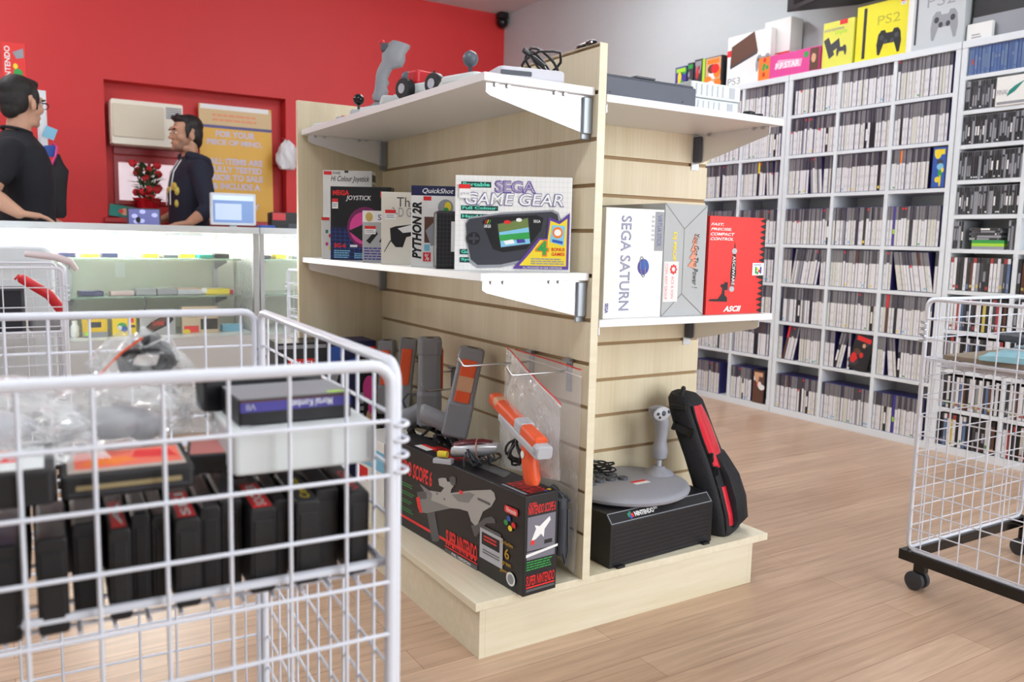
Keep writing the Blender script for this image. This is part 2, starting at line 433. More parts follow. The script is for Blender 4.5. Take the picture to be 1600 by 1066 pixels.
CROWS = [1.699, 1.548, 1.398, 1.243, 1.09, .938, .751, .571, .391, .211, .035]
bookcase('bookcase', 'tall white bookcase standing farthest into the shop, half hidden by the wooden display stand', 3.134, 4.082, (3.452, 3.766), ROWS[:-1])
bookcase('bookcase', 'tall white bookcase in the middle of the row, filled with white-spined games', 2.186, 3.13, (2.81, 2.504), ROWS[:-1])
bookcase('bookcase', 'white bookcase with the closest-set shelves, behind the right-hand wire bin', 1.238, 2.182, (1.873, 1.555), CROWS[:-1])

M_CASE = mat('game_case_plastic', (52, 50, 112), .35)
M_CASEB = mat('black_case_plastic', (26, 26, 34), .3)
M_SPW = mat('white_spine_insert', (226, 226, 230), .4)
M_SPW2 = mat('ivory_spine_insert', (214, 214, 206), .4)
M_SPG = mat('grey_spine_band', (122, 120, 124), .4, var=.35, vscale=(60, 260, 30))
M_SPD = mat('dark_spine_band', (70, 68, 74), .4, var=.4, vscale=(60, 260, 30))
M_SPB = mat('black_spine_insert', (34, 34, 38), .35)
M_JWL = mat('jewel_case_plastic', (150, 152, 158), .15, alpha=None)
def cover(pr, cols):
    pr.rect(0, 0, 1, 1, cols[0])
    for i in range(7):
        pr.circ(random.uniform(.15, .85), random.uniform(.15, .85), random.uniform(.08, .3), random.uniform(.06, .18), random.choice(cols[1:]))
    pr.rect(.1, .82, .9, .95, cols[1])
M_MARK = mat('faint_spine_print', (188, 188, 192), .5)
M_MRED = mat('muted_red_spine', (170, 60, 60), .45); M_MGRN = mat('muted_green_spine', (90, 140, 80), .45); M_MYEL = mat('muted_yellow_spine', (206, 188, 96), .45); M_MBLU = mat('muted_blue_spine', (96, 120, 160), .45)
def case_mesh(kind=0, th=.0146, h=.19, d=.136, lo=M_SPW, hi=M_SPG, split=.66, dots=(), body=None, marks=0):
    b = MB(); body = body or M_CASE
    b.box((.0006, -th/2+.0004, 0), (d, th/2-.0004, h), body)
    pr = Print((0, th/2-.0008, .002), (0, -1, 0), (0, 0, 1), th-.0016, h-.004, .0001); pr.k = 0
    pr.rect(0, 0, 1, split, lo); pr.k = 0; pr.rect(0, split, 1, 1, hi)
    for m, v0, v1 in dots: pr.k = 2; pr.rect(.12, v0, .88, v1, m)
    for i in range(marks):
        v = .1+.5*i/max(1, marks)+random.uniform(0, .03); pr.k = 2; pr.rect(.34, v, .62, v+.16/max(1, marks), M_MARK)
    b.add(pr.mb.v, pr.mb.f, M_SPW)
    # keep the printed materials
    n0 = len(b.m)-len(pr.mb.f)
    for i, mi_ in enumerate(pr.mb.m): b.m[n0+i] = b.mi(pr.mb.mats[mi_])
    return b
def mset(specs): return [case_mesh(**k) for k in specs]
G, Y_, R_, B_, O_ = M_GREEN, M_YPRINT, M_RPRINT, M_BLUE, M_OPRINT
DV = mset([dict(marks=2), dict(marks=3, lo=M_SPW2), dict(hi=M_SPD), dict(hi=M_SPD, marks=2), dict(dots=((G, .03, .07),)), dict(dots=((Y_, .04, .09),), hi=M_SPD), dict(lo=M_SPW2, hi=M_SPG),
           dict(dots=((M_LBLUE, .05, .1),)), dict(split=.63, marks=2), dict(split=.7, hi=M_SPD, dots=((M_RPRINT, .92, .97),)),
           dict(lo=M_SPB, hi=M_SPD), dict(lo=M_SPB, hi=M_SPG, dots=((M_WPRINT, .2, .5),)), dict(lo=M_GPRINT, hi=M_SPD), dict(dots=((R_, .6, .66),), hi=M_SPD), dict(lo=M_SPW, hi=M_BROWN)])
DVW = [9, 7, 8, 8, 3, 2, 7, 2, 7, 2, 2, 1, 1.2, 1, 1]
DVS = {'blue': case_mesh(0, lo=M_VIOL, hi=M_VIOL, dots=((M_LIME, .3, .42),)), 'orange': case_mesh(0, dots=((M_OPRINT, .66, .98),)), 'redspine': case_mesh(0, lo=M_BROWN, hi=M_RPRINT), 'black': case_mesh(0, lo=M_SPB, hi=M_SPB, dots=((M_YPRINT, .05, .12),)), 'yellow': case_mesh(0, lo=M_SPB, hi=M_YPRINT)}
CLR = mset([dict(h=.152 if 0 else .15, d=.125, split=.85, lo=l, hi=h_, body=M_CASEB, dots=dd, marks=mk) for l, h_, dd, mk in
    ((M_SPB, M_SPD, ((M_MRED, .05, .15),), 0), (M_SPB, M_SPB, ((M_GPRINT, .3, .6),), 0), (M_SPW, M_MRED, (), 2), (M_SPW, M_SPW, ((M_MRED, .08, .16),), 0), (M_BROWN, M_SPB, ((M_MYEL, .1, .18),), 0), (M_SPW, M_SPW, (), 2), (M_SPW2, M_SPW, ((M_MRED, .1, .2),), 1), (M_SPB, M_SPB, (), 0), (M_SPD, M_SPB, (), 1), (M_SPW, M_SPD, (), 2),
     (M_DPRINT, M_MRED, (), 1), (M_SPB, M_SPD, ((M_MBLU, .05, .2),), 0), (M_MYEL, M_SPD, (), 0), (M_MRED, M_SPB, (), 1), (M_MBLU, M_SPW, (), 1), (M_GPRINT, M_SPB, ((M_MYEL, .1, .2),), 0), (M_SPW, M_SPW, ((M_MGRN, .1, .25),), 0))])
JW = mset([dict(h=.125, d=.14, th=.0105, split=.82, lo=l, hi=h_, body=M_JWL, dots=dd) for l, h_, dd in
    ((M_SPB, M_DPRINT, ((M_GPRINT, .2, .7),)), (M_SPB, M_SPB, ((M_WPRINT, .3, .62),)), (M_DPRINT, M_SPB, ((M_GPRINT, .12, .5),)), (M_SPB, M_GPRINT, ((M_GPRINT, .3, .74),)), (M_GPRINT, M_SPB, ()), (M_SPB, M_DPRINT, ((M_WPRINT, .05, .1),)))])
M_BCASE = mat('blue_case_plastic', (78, 104, 158), .25)
BJ = mset([dict(h=.122, d=.13, th=.0138, split=.9, lo=l, hi=M_BCASE, body=M_BCASE, dots=dd) for l, dd in
    ((M_BCASE, ((M_MBLU, .2, .7),)), (M_MBLU, ()), (M_BCASE, ((M_MRED, .35, .55),)), (M_BCASE, ((M_MBLU, .5, .6),)), (M_MBLU, ((M_BCASE, .1, .14),)), (M_BCASE, ()))])
SHARED = {}
def shared(mb, key):
    k = (id(mb), key)
    if k not in SHARED: SHARED[k] = mb.mesh(key)
    return SHARED[k]
LAYOUT = []   # (kind, mb, x, y, z, lean, label, group, cat)
ord_ = ['top', 'second', 'third', 'fourth', 'fifth', 'sixth', 'seventh', 'bottom']
def fill(yhi, ylo, z, lib, wts, th, name, label, group, frac=1.0, lean_at=None, lean=0, specials={}, xo=.006):
    """cases side by side from the far end (left in the view) to the near end"""
    y = yhi-.003; i = 0; n = int((yhi-ylo-.004)/th*frac)
    while y-th > ylo and i < n:
        a = 0
        if lean_at and lean_at[0] <= i < lean_at[1]: a = lean
        step = th/math.cos(a) if a else th
        if lean_at and i == lean_at[0] and a < 0: y -= .19*math.sin(-a)*.98
        if lean_at and i == lean_at[1] and lean > 0: y -= .19*math.sin(lean)*.98
        if y-step < ylo+.001: break
        mb = random.choices(lib, wts)[0] if wts else random.choice(lib)
        lab, grp = label, group
        if i in specials: mb = specials[i][0]; lab = specials[i][1]; grp = None
        LAYOUT.append([name, mb, BX+xo+random.uniform(0, .006), y-step/2, z+.0005, a, lab, grp, th])
        y -= step; i += 1
    return y
colsDV = {'A2': (3.757, 3.461), 'A3': (3.443, 3.158), 'B1': (3.106, 2.819), 'B2': (2.801, 2.513), 'B3': (2.495, 2.21)}
cname = {'A2': 'middle column of the farthest white bookcase', 'A3': 'nearest column of the farthest white bookcase', 'B1': 'left column of the middle bookcase', 'B2': 'centre column of the middle bookcase', 'B3': 'right column of the middle bookcase'}
leans = {('B1', 2): ((9, 14), -.1), ('B3', 4): ((3, 15), -.2), ('B1', 4): ((4, 15), .13), ('B1', 6): ((2, 7), .2), ('B2', 6): ((4, 7), .2), ('B3', 6): ((3, 6), -.12), ('A3', 2): ((12, 15), -.08)}
frac = {('B2', 6): .42, ('A2', 7): .8, ('B3', 2): .72, ('A3', 7): .6}
spec = {('B3', 3): {2: (DVS['blue'], 'game case with a plain blue-violet spine among white spines, middle bookcase right column, fourth row')},
        ('B3', 7): {7: (DVS['blue'], 'blue and lime spined game case, bottom row, right column of the middle bookcase')},
        ('B3', 2): {3: (DVS['orange'], 'white game case with an orange strip at the top of its spine, third row')},
        ('B1', 6): {2: (DVS['redspine'], 'game case with a red and brown spine among leaning cases, seventh row, left column')},
        ('B2', 2): {16: (DVS['black'], 'black-spined game case, near end of the third row, centre column of the middle bookcase')},
        ('A3', 2): {8: (DVS['yellow'], 'black and yellow game case between white ones, third row of the farthest bookcase')},
        ('B2', 3): {12: (DVS['black'], 'black-spined game case among white ones, fourth row, centre column of the middle bookcase')},
        ('B3', 5): {2: (DVS['redspine'], 'game case with a brown and red spine, sixth row, right column of the middle bookcase')}}
for c, (yh, yl) in colsDV.items():
    for r_, z in enumerate(ROWS):
        la, ln = leans.get((c, r_), (None, 0))
        fill(yh, yl, z, DV, DVW, .0148, 'game_case', 'slim white-spined game case, %s row, %s' % (ord_[r_], cname[c]), 'game cases in the %s row, %s' % (ord_[r_], cname[c]),
             frac.get((c, r_), 1), la, ln, spec.get((c, r_), {}))
for ci, (yh, yl) in enumerate(((2.158, 1.882), (1.864, 1.60))):
    cn = ['left', 'right'][ci]
    for r_, z in enumerate(CROWS[1:6]):
        if r_ == 4: continue
        zz = CROWS[r_+1]
        yy = yl if not (r_ == 0 and ci == 0) else 2.02
        fill(yh, yy, zz, JW, None, .0108, 'compact_disc_case', 'dark disc case, %s row of the close-shelved bookcase, %s column' % (ord_[r_+1], cn), 'disc cases in the %s row of the close-shelved bookcase, %s column' % (ord_[r_+1], cn))
    fill(yh, yl, CROWS[0], BJ, None, .014, 'blue_game_case', 'translucent blue game case in the top row of the close-shelved bookcase, %s column' % cn, 'blue cases in the top row, %s column' % cn)
    for r_ in range(6, 11):
        h = ['seventh', 'eighth', 'ninth', 'tenth', 'bottom'][r_-6]
        fill(yh, yl, CROWS[r_], CLR, None, .0146, 'game_case', 'colourful game case in the %s row of the close-shelved bookcase, %s column' % (h, cn), 'colourful cases in the %s row of the close-shelved bookcase, %s column' % (h, cn))
# sixth row of the near bookcase: a few upright, the rest piled flat
fill(2.158, 2.10, CROWS[5], JW, None, .0108, 'compact_disc_case', 'upright disc case beside the flat pile, sixth row of the close-shelved bookcase', 'upright disc cases beside the flat pile')
fill(1.92, 1.885, CROWS[5], JW, None, .0108, 'compact_disc_case', 'upright disc case after the flat pile, sixth row of the close-shelved bookcase', 'upright disc cases after the flat pile')
nth = ['lowest', 'second', 'third', 'fourth', 'fifth', 'sixth', 'seventh', 'topmost']
for k in range(8):
    mb = JW[k % 6] if k > 2 else MB().box((0, -.07, 0), (.12, .07, .0135), [M_GPRINT, M_LIME, M_GREEN][k])
    if k > 2:
        o = bpy.data.objects.new('compact_disc_case', shared(mb, 'compact_disc_case')); o.location = (BX+.01, 2.01-.0625+.01*(k % 2), CROWS[5]+.04+(k-3)*.0107+.0058); o.rotation_euler = (R(-90), 0, 0)
        COL.objects.link(o)
    else:
        o = mb.build('compact_disc_case'); o.location = (BX+.01, 2.0, CROWS[5]+k*.0137)
    tag(o, '%s disc case lying flat, %s of the pile of eight in the close-shelved bookcase' % (['grey', 'lime green', 'green', 'dark', 'dark', 'dark', 'dark', 'dark'][k], nth[k]), 'game case', 'disc cases piled flat')
# individuals: the 300 game cases that show largest; the remainder of that kind is one mass
gc = [L for L in LAYOUT if L[0] == 'game_case']; rest = [L for L in LAYOUT if L[0] != 'game_case']
gc.sort(key=lambda L: (L[3] > 2.82, L[3]+(0 if L[6].find('colourful') < 0 else (.0 if L[3] > 1.75 else 2))))
keep, mass = gc[:298], gc[298:]
for L in keep+rest:
    o = bpy.data.objects.new(L[0], shared(L[1], L[0])); o.location = (L[2], L[3]+ (0), L[4]); COL.objects.link(o)
    if L[5]:
        o.rotation_euler = (L[5], 0, 0); o.location.z += abs(math.sin(L[5]))*L[8]/2
    tag(o, L[6], 'game case', L[7])
b = MB()
for L in mass:
    T = Matrix.Translation((L[2], L[3], L[4]+abs(math.sin(L[5]))*L[8]/2)) @ Matrix.Rotation(L[5], 4, 'X')
    m0 = L[1]; o_ = len(b.v)
    for v in m0.v: b.v.append(T @ v)
    for f, mi_, sm in zip(m0.f, m0.m, m0.sm): b.f.append([i+o_ for i in f]); b.m.append(b.mi(m0.mats[mi_])); b.sm.append(sm)
if mass: tag(b.build('game_cases'), 'rows of white-spined game cases filling the farther bookcase columns', 'game cases', None, 'stuff')
# covers turned to the front
def faced(label, y, z, cols, w=.135, h=.19, lean=0, x=0, th=.0146, cat='game case', yaw_=0):
    e = empty('game_case', label, cat, (BX+.004+x, y, z), rot=(lean, 0, yaw_))
    MB().box((0, -w/2, 0), (th, w/2, h), M_CASEB).build('case_body', e, .001)
    pr = Print((-.0002, w/2-.003, .004), (0, -1, 0), (0, 0, 1), w-.008, h-.008); cover(pr, cols); pr.build('cover_print', e)
    return e
faced('game case facing outward with a blue and yellow cover, third row of the middle bookcase', 2.247, ROWS[2]+.0005, [M_BLUE, M_YPRINT, M_LBLUE, M_DPRINT, M_GREEN], w=.07, h=.188)
faced('black game case with a red cover picture leaning half turned, seventh row, centre column', 2.60, ROWS[6]+.003, [M_SPB, M_RPRINT, M_BROWN, M_SKINP, M_DPRINT], w=.11, lean=.22, x=.003)
faced('game case facing outward at the near end of the bottom row, farthest bookcase', 3.22, ROWS[7]+.0005, [M_BROWN, M_SKINP, M_RPRINT, M_DPRINT, M_WPRINT], w=.085, x=-.003)
e = empty('boxed_game', 'white boxed game with a teal wing on its cover, second row of the close-shelved bookcase', 'boxed game', (BX-.004, 1.95, CROWS[1]+.0005))
MB().box((0, -.065, 0), (.045, .065, .122), M_CARD).build('box_body', e, .001)
pr = Print((-.0003, .065, 0), (0, -1, 0), (0, 0, 1), .13, .122); pr.poly([(.35, .3), (.6, .45), (.9, .8), (.6, .65), (.42, .5)], M_TEAL); pr.text('FINAL', .04, .38, .4, .55, M_GPRINT); pr.rect(.85, .85, 1, 1, M_PINK); pr.rect(.05, .05, .95, .14, M_GPRINT); pr.build('cover_print', e)

# ------------------------------------------------------------ things standing on top of the bookcases
TZ = 1.8512
def topbox(name, label, y1, y0, h, m, x=3.73, d=.1, cat='boxed console', rz=0):
    """y1 far side (left in view), y0 near side"""
    e = empty(name, label, cat, (x, (y0+y1)/2, TZ), rz); w = y1-y0
    MB().box((0, -w/2, 0), (d, w/2, h), m).build('box_body', e, .002)
    return e, Print((-.0003, w/2, 0), (0, -1, 0), (0, 0, 1), w, h), Print((0, -w/2-.0003, 0), (1, 0, 0), (0, 0, 1), d, h)
def pad(pr, u, v, s, m, asp=1.0, m2=None):
    """game controller picture"""
    a = asp
    pts = [(-.5, .28), (-.38, .42), (-.2, .42), (-.14, .3), (.14, .3), (.2, .42), (.38, .42), (.5, .28), (.56, -.1), (.5, -.48), (.4, -.5), (.24, -.1), (-.24, -.1), (-.4, -.5), (-.5, -.48), (-.56, -.1)]
    pr.poly([(u+x*s, v+y*s*a) for x, y in pts], m)
    m2 = m2 or M_DPRINT
    for x, y, r_ in ((-.33, .15, .1), (.33, .15, .1), (-.15, -.02, .09), (.15, -.02, .09)): pr.circ(u+x*s, v+y*s*a, r_*s, r_*s*a, m2)
e, pr, _ = topbox('boxed_game', 'small blue-backed boxed game, farthest on top of the bookcases', 4.07, 3.97, .19, M_NCARD, cat='boxed game'); cover(pr, [M_VIOL, M_LIME, M_YPRINT, M_GREEN, M_DPRINT]); pr.build('cover_print', e)
e, pr, _ = topbox('boxed_game', 'dark boxed game with green and yellow picture, second from the far end on the bookcases', 3.96, 3.91, .2, M_BCARD, cat='boxed game'); cover(pr, [M_DPRINT, M_GREEN, M_YPRINT, M_GPRINT]); pr.build('cover_print', e)
e, pr, _ = topbox('boxed_game', 'boxed game with a brown and grey cover beside a lime spine on the bookcases', 3.90, 3.835, .21, M_BCARD, cat='boxed game'); cover(pr, [M_DPRINT, M_GPRINT, M_BROWN, M_RPRINT]); pr.build('cover_print', e)
e, pr, s2 = topbox('boxed_game', 'large boxed game with lime spine and a fighter cover on the bookcases', 3.832, 3.67, .205, M_BCARD, cat='boxed game')
pr.rect(0, 0, .14, 1, M_LIME); p2 = Print((-.0008, .053, .0), (0, -1, 0), (0, 0, 1), .125, .2); cover(p2, [M_SKINP, M_OPRINT, M_BROWN, M_WPRINT, M_RPRINT]); pr.build('spine_print', e); p2.build('cover_print', e)
e, pr, _ = topbox('boxed_console', 'white console box with a dark slab and a grey controller pictured, on the farthest bookcase', 3.655, 3.33, .30, M_CARD, x=3.755, d=.04)
pr.rect(.0, .62, .1, .74, M_RPRINT); pr.poly([(.08, .42), (.1, .8), (.62, 1.0), (.72, .62)], M_BROWN); pr.poly([(.08, .42), (.72, .62), (.70, .57), (.09, .38)], M_DPRINT); pad(pr, .85, .4, .3, M_GPRINT, 1.1); pr.text('PS3', .04, .07, .34, .2, M_GPRINT, bold=0); pr.build('front_print', e)
e, pr, s2 = topbox('boxed_console', 'plain white upright box with a red band at its foot, behind the pink box', 3.42, 3.235, .345, M_CARD, x=3.80, d=.1)
pr.rect(.0, .36, 1, .47, M_RPRINT); pr.text('PS3', .1, .38, .6, .45, M_WPRINT); pr.circ(.12, .86, .05, .03, M_RPRINT); pr.build('front_print', e)
e, pr, _ = topbox('boxed_game', 'long pink box with orange end standing on the bookcases', 3.36, 2.955, .125, M_PINK, x=3.70, d=.09, cat='boxed game')
pr.rect(0, 0, .2, 1, M_OPRINT)
for i in range(5): pr.circ(random.uniform(.02, .18), random.uniform(.1, .9), .025, .1, random.choice([M_GREEN, M_YPRINT, M_RPRINT]))
pr.poly([(.28, .4), (.34, .75), (.74, .62), (.72, .3)], mat('pale_pink_print', (244, 170, 206), .5))
pr.text('P.P.STAR', .3, .35, .7, .62, M_WPRINT, bold=.03); pr.circ(.8, .75, .04, .13, M_GREEN); pr.rect(.86, .05, 1, .95, M_BROWN); pr.circ(.92, .55, .035, .2, M_SKINP); pr.circ(.93, .8, .02, .1, M_BROWN); pr.build('front_print', e)
e, pr, s2 = topbox('boxed_console', 'smaller yellow console box with a dark console pictured', 2.945, 2.765, .23, mat('yellow_card', (226, 224, 88), .5), x=3.71, d=.12)
pr.poly([(.04, .62), (.2, .68), (.42, .28), (.25, .2)], M_DPRINT); pr.poly([(.25, .5), (.55, .62), (.6, .45), (.35, .35)], M_DPRINT); pad(pr, .65, .35, .3, M_DPRINT, .8); pr.text('entertainment', .05, .8, .7, .87, M_GPRINT, shear=.3); pr.text('triple', .4, .68, .8, .8, M_LIME); pr.rect(.55, .9, .8, 1.0, M_RPRINT); pr.build('front_print', e)
e, pr, s2 = topbox('boxed_console', 'tall bright yellow console box with a black controller pictured', 2.755, 2.475, .272, mat('bright_yellow_card', (236, 226, 36), .45), x=3.72, d=.12)
pr.rect(.14, .06, .2, .95, M_INK); pr.rect(.155, .06, .165, .95, M_DPRINT); pr.text('PS2', .42, .6, .85, .76, mat('dull_yellow_print', (190, 180, 40), .5), bold=0); pad(pr, .66, .3, .42, M_INK, 1.1); pr.circ(.62, .2, .03, .03, M_YPRINT); sticker(pr, .85, .86, .1, .08); pr.build('front_print', e)
e, pr, s2 = topbox('boxed_console', 'silvery console box with a grey controller pictured', 2.47, 2.195, .30, mat('silver_card', (196, 202, 206), .35), x=3.71, d=.13)
pr.rect(.0, 0, .1, 1, M_CARD); pr.rect(.14, .1, .18, .82, M_DPRINT); pr.text('PS2', .34, .62, .82, .8, M_GPRINT, bold=-.01); pad(pr, .66, .34, .42, M_GPRINT, 1.1); pr.build('front_print', e)
e, pr, s2 = topbox('boxed_console', 'black console box nearest on top of the bookcases, behind a white card', 2.18, 1.93, .36, M_BCARD, x=3.75, d=.12)
pr.rect(0, .0, 1, .3, M_GPRINT); pr.rect(0, .78, .6, .9, M_BROWN); pr.text('3DS', .1, .5, .5, .68, M_DPRINT); pr.build('front_print', e)
e = empty('price_card', 'small folded white card standing before the black console box', 'card', (3.72, 2.13, TZ)); MB().box((0, -.055, 0), (.02, .055, .075), M_CARD).build('card_body', e)
pr = Print((-.0003, .055, 0), (0, -1, 0), (0, 0, 1), .11, .075); pr.lines(.2, .12, .6, .42, 2, M_GPRINT); pr.build('price_print', e)
e, pr, s2 = topbox('boxed_console', 'dark blue-black console box at the right edge of the view on the bookcases', 1.91, 1.6, .38, mat('navy_black_card', (24, 26, 48), .3), x=3.72, d=.14)
pr.rect(0, 0, .08, 1, M_WPRINT); pr.poly([(.1, .3), (.9, .35), (.9, .2), (.1, .15)], M_BLUE); pr.build('front_print', e)
# dark frame of the wall screen, top right
b = MB(); b.prism([(3.735, 3.215), (3.66, 2.93), (3.5, 1.9), (3.915, 1.9), (3.915, 2.9)], 2.2, 2.75, M_BLACK)
e = empty('wall_screen', 'large black-framed screen fixed high on the white side wall', 'television', (0, 0, 0)); b.build('housing', e, .004)
b = MB(); b.add([(3.729, 3.19, 2.225), (3.656, 2.93, 2.225), (3.499, 1.93, 2.225), (3.499, 1.93, 2.73), (3.656, 2.93, 2.73), (3.729, 3.19, 2.73)], [(0, 1, 4, 5), (1, 2, 3, 4)], mat('dark_screen', (30, 32, 36), .15)); b.build('screen', e)
e = empty('security_camera', 'small black dome fitting in the corner under the ceiling', 'camera', (3.86, 6.44, ZC-.0)); MB().box((-.04, -.04, -.05), (.04, .04, 0), M_BLACK).build('mount', e, .004); MB().ell((0, 0, -.08), .05, M_BLACKG).build('dome', e)
# ------------------------------------------------------------ wooden four-way display stand
def slat_board(mb, axis, p0, p1, q0, q1, z0, z1, m, both=True, t=.018):
    """grooved panel; axis 'y' runs along y at x=p0..p0+t, axis 'x' runs along x at y=p0..; q0..q1 is the run"""
    gz = [.245+.1016*k for k in range(12)]; g = .0045
    def bx(a0, a1, zz0, zz1, mm):
        if axis == 'y': mb.box((a0, q0, zz0), (a1, q1, zz1), mm)
        else: mb.box((q0, a0, zz0), (q1, a1, zz1), mm)
    bx(p0+.0065, p0+t-.0065, z0, z1, M_GROOVE)
    zs = [z0]+[z for z in gz if z0 < z < z1]+[z1]
    for i in range(len(zs)-1):
        a = zs[i]+(g if i else 0); b_ = zs[i+1]-(g if i < len(zs)-2 else 0)
        bx(p0, p0+.0066, a, b_, m)
        if both: bx(p0+t-.0066, p0+t, a, b_, m)
GX, GY = 1.15, 1.80
st = empty('display_stand', 'pale maple four-way slatted display stand on a boxed plinth', 'display stand', (1.33, 2.25, 0))
def sp(name, mb, bevel=0):
    for v in mb.v: v.x -= 1.33; v.y -= 2.25
    return mb.build(name, st, bevel)
b = MB(); slat_board(b, 'y', GX, 0, 1.4985, 2.70, .136, 1.365, M_MAPLE); sp('slatted_panel', b, .0008)
b = MB(); b.box((GX-.0015, 1.4965, .136), (GX+.0195, 1.4985, 1.366), M_MAPLEX); sp('edge_strip', b)
b = MB(); slat_board(b, 'x', GY, 0, GX+.018, 1.79, .136, 1.365, M_MAPLE); sp('slatted_panel', b, .0008)
b = MB(); b.box((.855, 2.70, .136), (1.485, 2.718, 1.365), M_MAPLE); sp('end_panel', b, .0008)
b = MB(); slat_board(b, 'y', 1.485, 0, 1.818, 3.0, .136, 1.365, M_MAPLE); sp('slatted_panel', b, .0008)
b = MB(); b.box((.865, 1.506, .117), (1.80, 3.0, .136), M_MAPLEY); sp('plinth_top', b, .001)
for n_, a, c in (('plinth_board', (.895, 1.514, 0), (1.735, 1.53, .117)), ('plinth_board', (.88, 1.514, 0), (.895, 2.99, .117)), ('plinth_board', (1.735, 1.514, 0), (1.75, 2.99, .117)), ('plinth_board', (.895, 2.975, 0), (1.735, 2.99, .117))):
    b = MB(); b.box(a, c, M_MAPLEX); sp(n_, b, .0006)

M_ZINC = mat('bright_zinc', (236, 238, 244), .22, .55)
def shelf_left(label, z):
    e = empty('display_shelf', label, 'shelf', (GX, 2.1, z-.017), 0, 'white shelves on the display stand')
    MB().box((-.285, -.59, 0), (-.0005, .595, .017), M_SHELF).build('shelf_board', e, .0008)
    for y in (-.575, .565):
        b = MB(); b.prism([(-.272, -.001), (-.272, -.02), (-.262, -.026), (-.02, -.082), (-.003, -.082), (-.003, -.001)], y-.0015, y+.0015, M_ZINC, 'y')
        br = b.build('bracket', e)
        b = MB(); b.box((-.026, y-.009, -.084), (-.0005, y-.0018, -.004), M_STEEL); b.box((-.0265, y-.003, -.096), (-.0005, y+.003, -.082), M_STEEL); b.build('wall_clip', br, .002)
        b = MB()
        for x in (-.25, -.22, -.1, -.075): b.tube([(x, y-.007, -.004), (x, y+.007, -.004)], .0045, M_CHROME, 8)
        b.build('shelf_clip', br)
    return e
def shelf_right(label, z):
    e = empty('display_shelf', label, 'shelf', (1.4825, GY, z-.017), 0, 'white shelves on the display stand')
    MB().box((-.3, -.29, 0), (.287, -.0005, .017), M_SHELF).build('shelf_board', e, .0008)
    for x in (-.285, .256):
        b = MB(); b.prism([(-.272, -.001), (-.272, -.02), (-.262, -.026), (-.02, -.082), (-.003, -.082), (-.003, -.001)], x-.0015, x+.0015, M_ZINC, 'x')
        br = b.build('bracket', e)
        b = MB(); b.rbox((x-.012, -.03, -.078), (x+.012, -.0005, -.006), .008, M_DGREY); b.box((x-.014, -.004, -.1), (x+.014, -.0005, -.001), M_ZINC); b.build('wall_clip', br)
        b = MB()
        for y in (-.25, -.22, -.055): b.tube([(x-.007, y, -.004), (x+.007, y, -.004)], .0045, M_CHROME, 8)
        b.build('shelf_clip', br)
    return e
ZU, ZL, ZR, ZM = 1.271, .861, 1.261, .752
shelf_left('upper white shelf on the left side of the display stand', ZU)
shelf_left('lower white shelf on the left side of the display stand, holding boxed accessories', ZL)
shelf_right('upper white shelf on the right side of the display stand, above the slatted front', ZR)
shelf_right('lower white shelf on the right side of the display stand, under three large boxes', ZM)

# ------------------------------------------------------------ boxes on the lower left shelf
sz = (.261, .06, .2115)
e = carton('boxed_handheld', 'large white grid-patterned box picturing a black handheld game console', 'boxed console', (.882, 1.660, ZL+.0003), R(-31), sz, M_CARD)
pr = front(sz); g = mat('pale_grid_print', (206, 208, 216), .6)
pr.rects([(i/26-.0009, 0, i/26+.0009, 1) for i in range(1, 26)], g); pr.rects([(0, i/19-.0012, 1, i/19+.0012) for i in range(1, 19)], g)
DT = mat('dark_teal_print', (14, 60, 58), .5); TX = mat('mint_print', (96, 220, 190), .5)
for t, a, b_, c, d_ in (('Portable', .05, .875, .305, .935), ('Full Colour', .05, .635, .368, .685), ('Hand Held', .05, .545, .35, .598), ('Game', .045, .17, .21, .225), ('System', .045, .085, .25, .14)):
    pr.rect(a, b_, c, d_, DT); pr.text(t, a+.012, b_+.012, c-.012, d_-.008, TX, bold=.03)
pr.text('SEGA', .335, .825, .69, .955, M_PURP, bold=.045); pr.text('SEGA', .345, .835, .68, .945, M_WPRINT, bold=.0); pr.text('SEGA', .347, .838, .678, .942, M_PURP, bold=-.022)
pr.text('GAME GEAR', .08, .69, .935, .828, mat('slate_print', (96, 92, 150), .5), bold=.04, shear=.15); pr.text('GAME GEAR', .087, .698, .928, .82, M_WPRINT, bold=.008, shear=.15)
pr.poly([(.09, .5), (.12, .56), (.4, .62), (.84, .66), (.89, .63), (.93, .5), (.86, .28), (.62, .1), (.4, .04), (.2, .03), (.13, .09), (.1, .3)], M_GPRINT)
pr.poly([(.095, .49), (.125, .545), (.4, .6), (.83, .64), (.88, .61), (.9, .5), (.84, .3), (.6, .13), (.4, .07), (.2, .06), (.14, .12), (.11, .3)], M_DPRINT)
pr.poly([(.23, .52), (.28, .565), (.7, .6), (.76, .57), (.74, .44), (.62, .24), (.42, .2), (.33, .23)], M_INK)
pr.poly([(.362, .5), (.63, .575), (.655, .29), (.395, .245)], M_DPRINT)
pr.poly([(.37, .495), (.625, .565), (.65, .3), (.4, .255)], M_LBLUE); pr.poly([(.37, .495), (.625, .565), (.634, .47), (.378, .41)], mat('olive_print', (110, 130, 70), .5)); pr.poly([(.38, .38), (.64, .42), (.645, .35), (.39, .32)], M_GREEN)
pr.poly([(.42, .32), (.5, .34), (.52, .3), (.44, .28)], M_WPRINT); pr.poly([(.53, .34), (.6, .345), (.61, .31), (.54, .3)], M_VIOL); pr.circ(.45, .52, .03, .02, M_RPRINT); pr.circ(.55, .545, .025, .02, M_WPRINT)
pr.circ(.165, .34, .07, .085, M_DPRINT); pr.circ(.165, .34, .055, .068, M_INK); pr.rect(.155, .285, .175, .395, M_DPRINT); pr.rect(.12, .325, .21, .355, M_DPRINT)
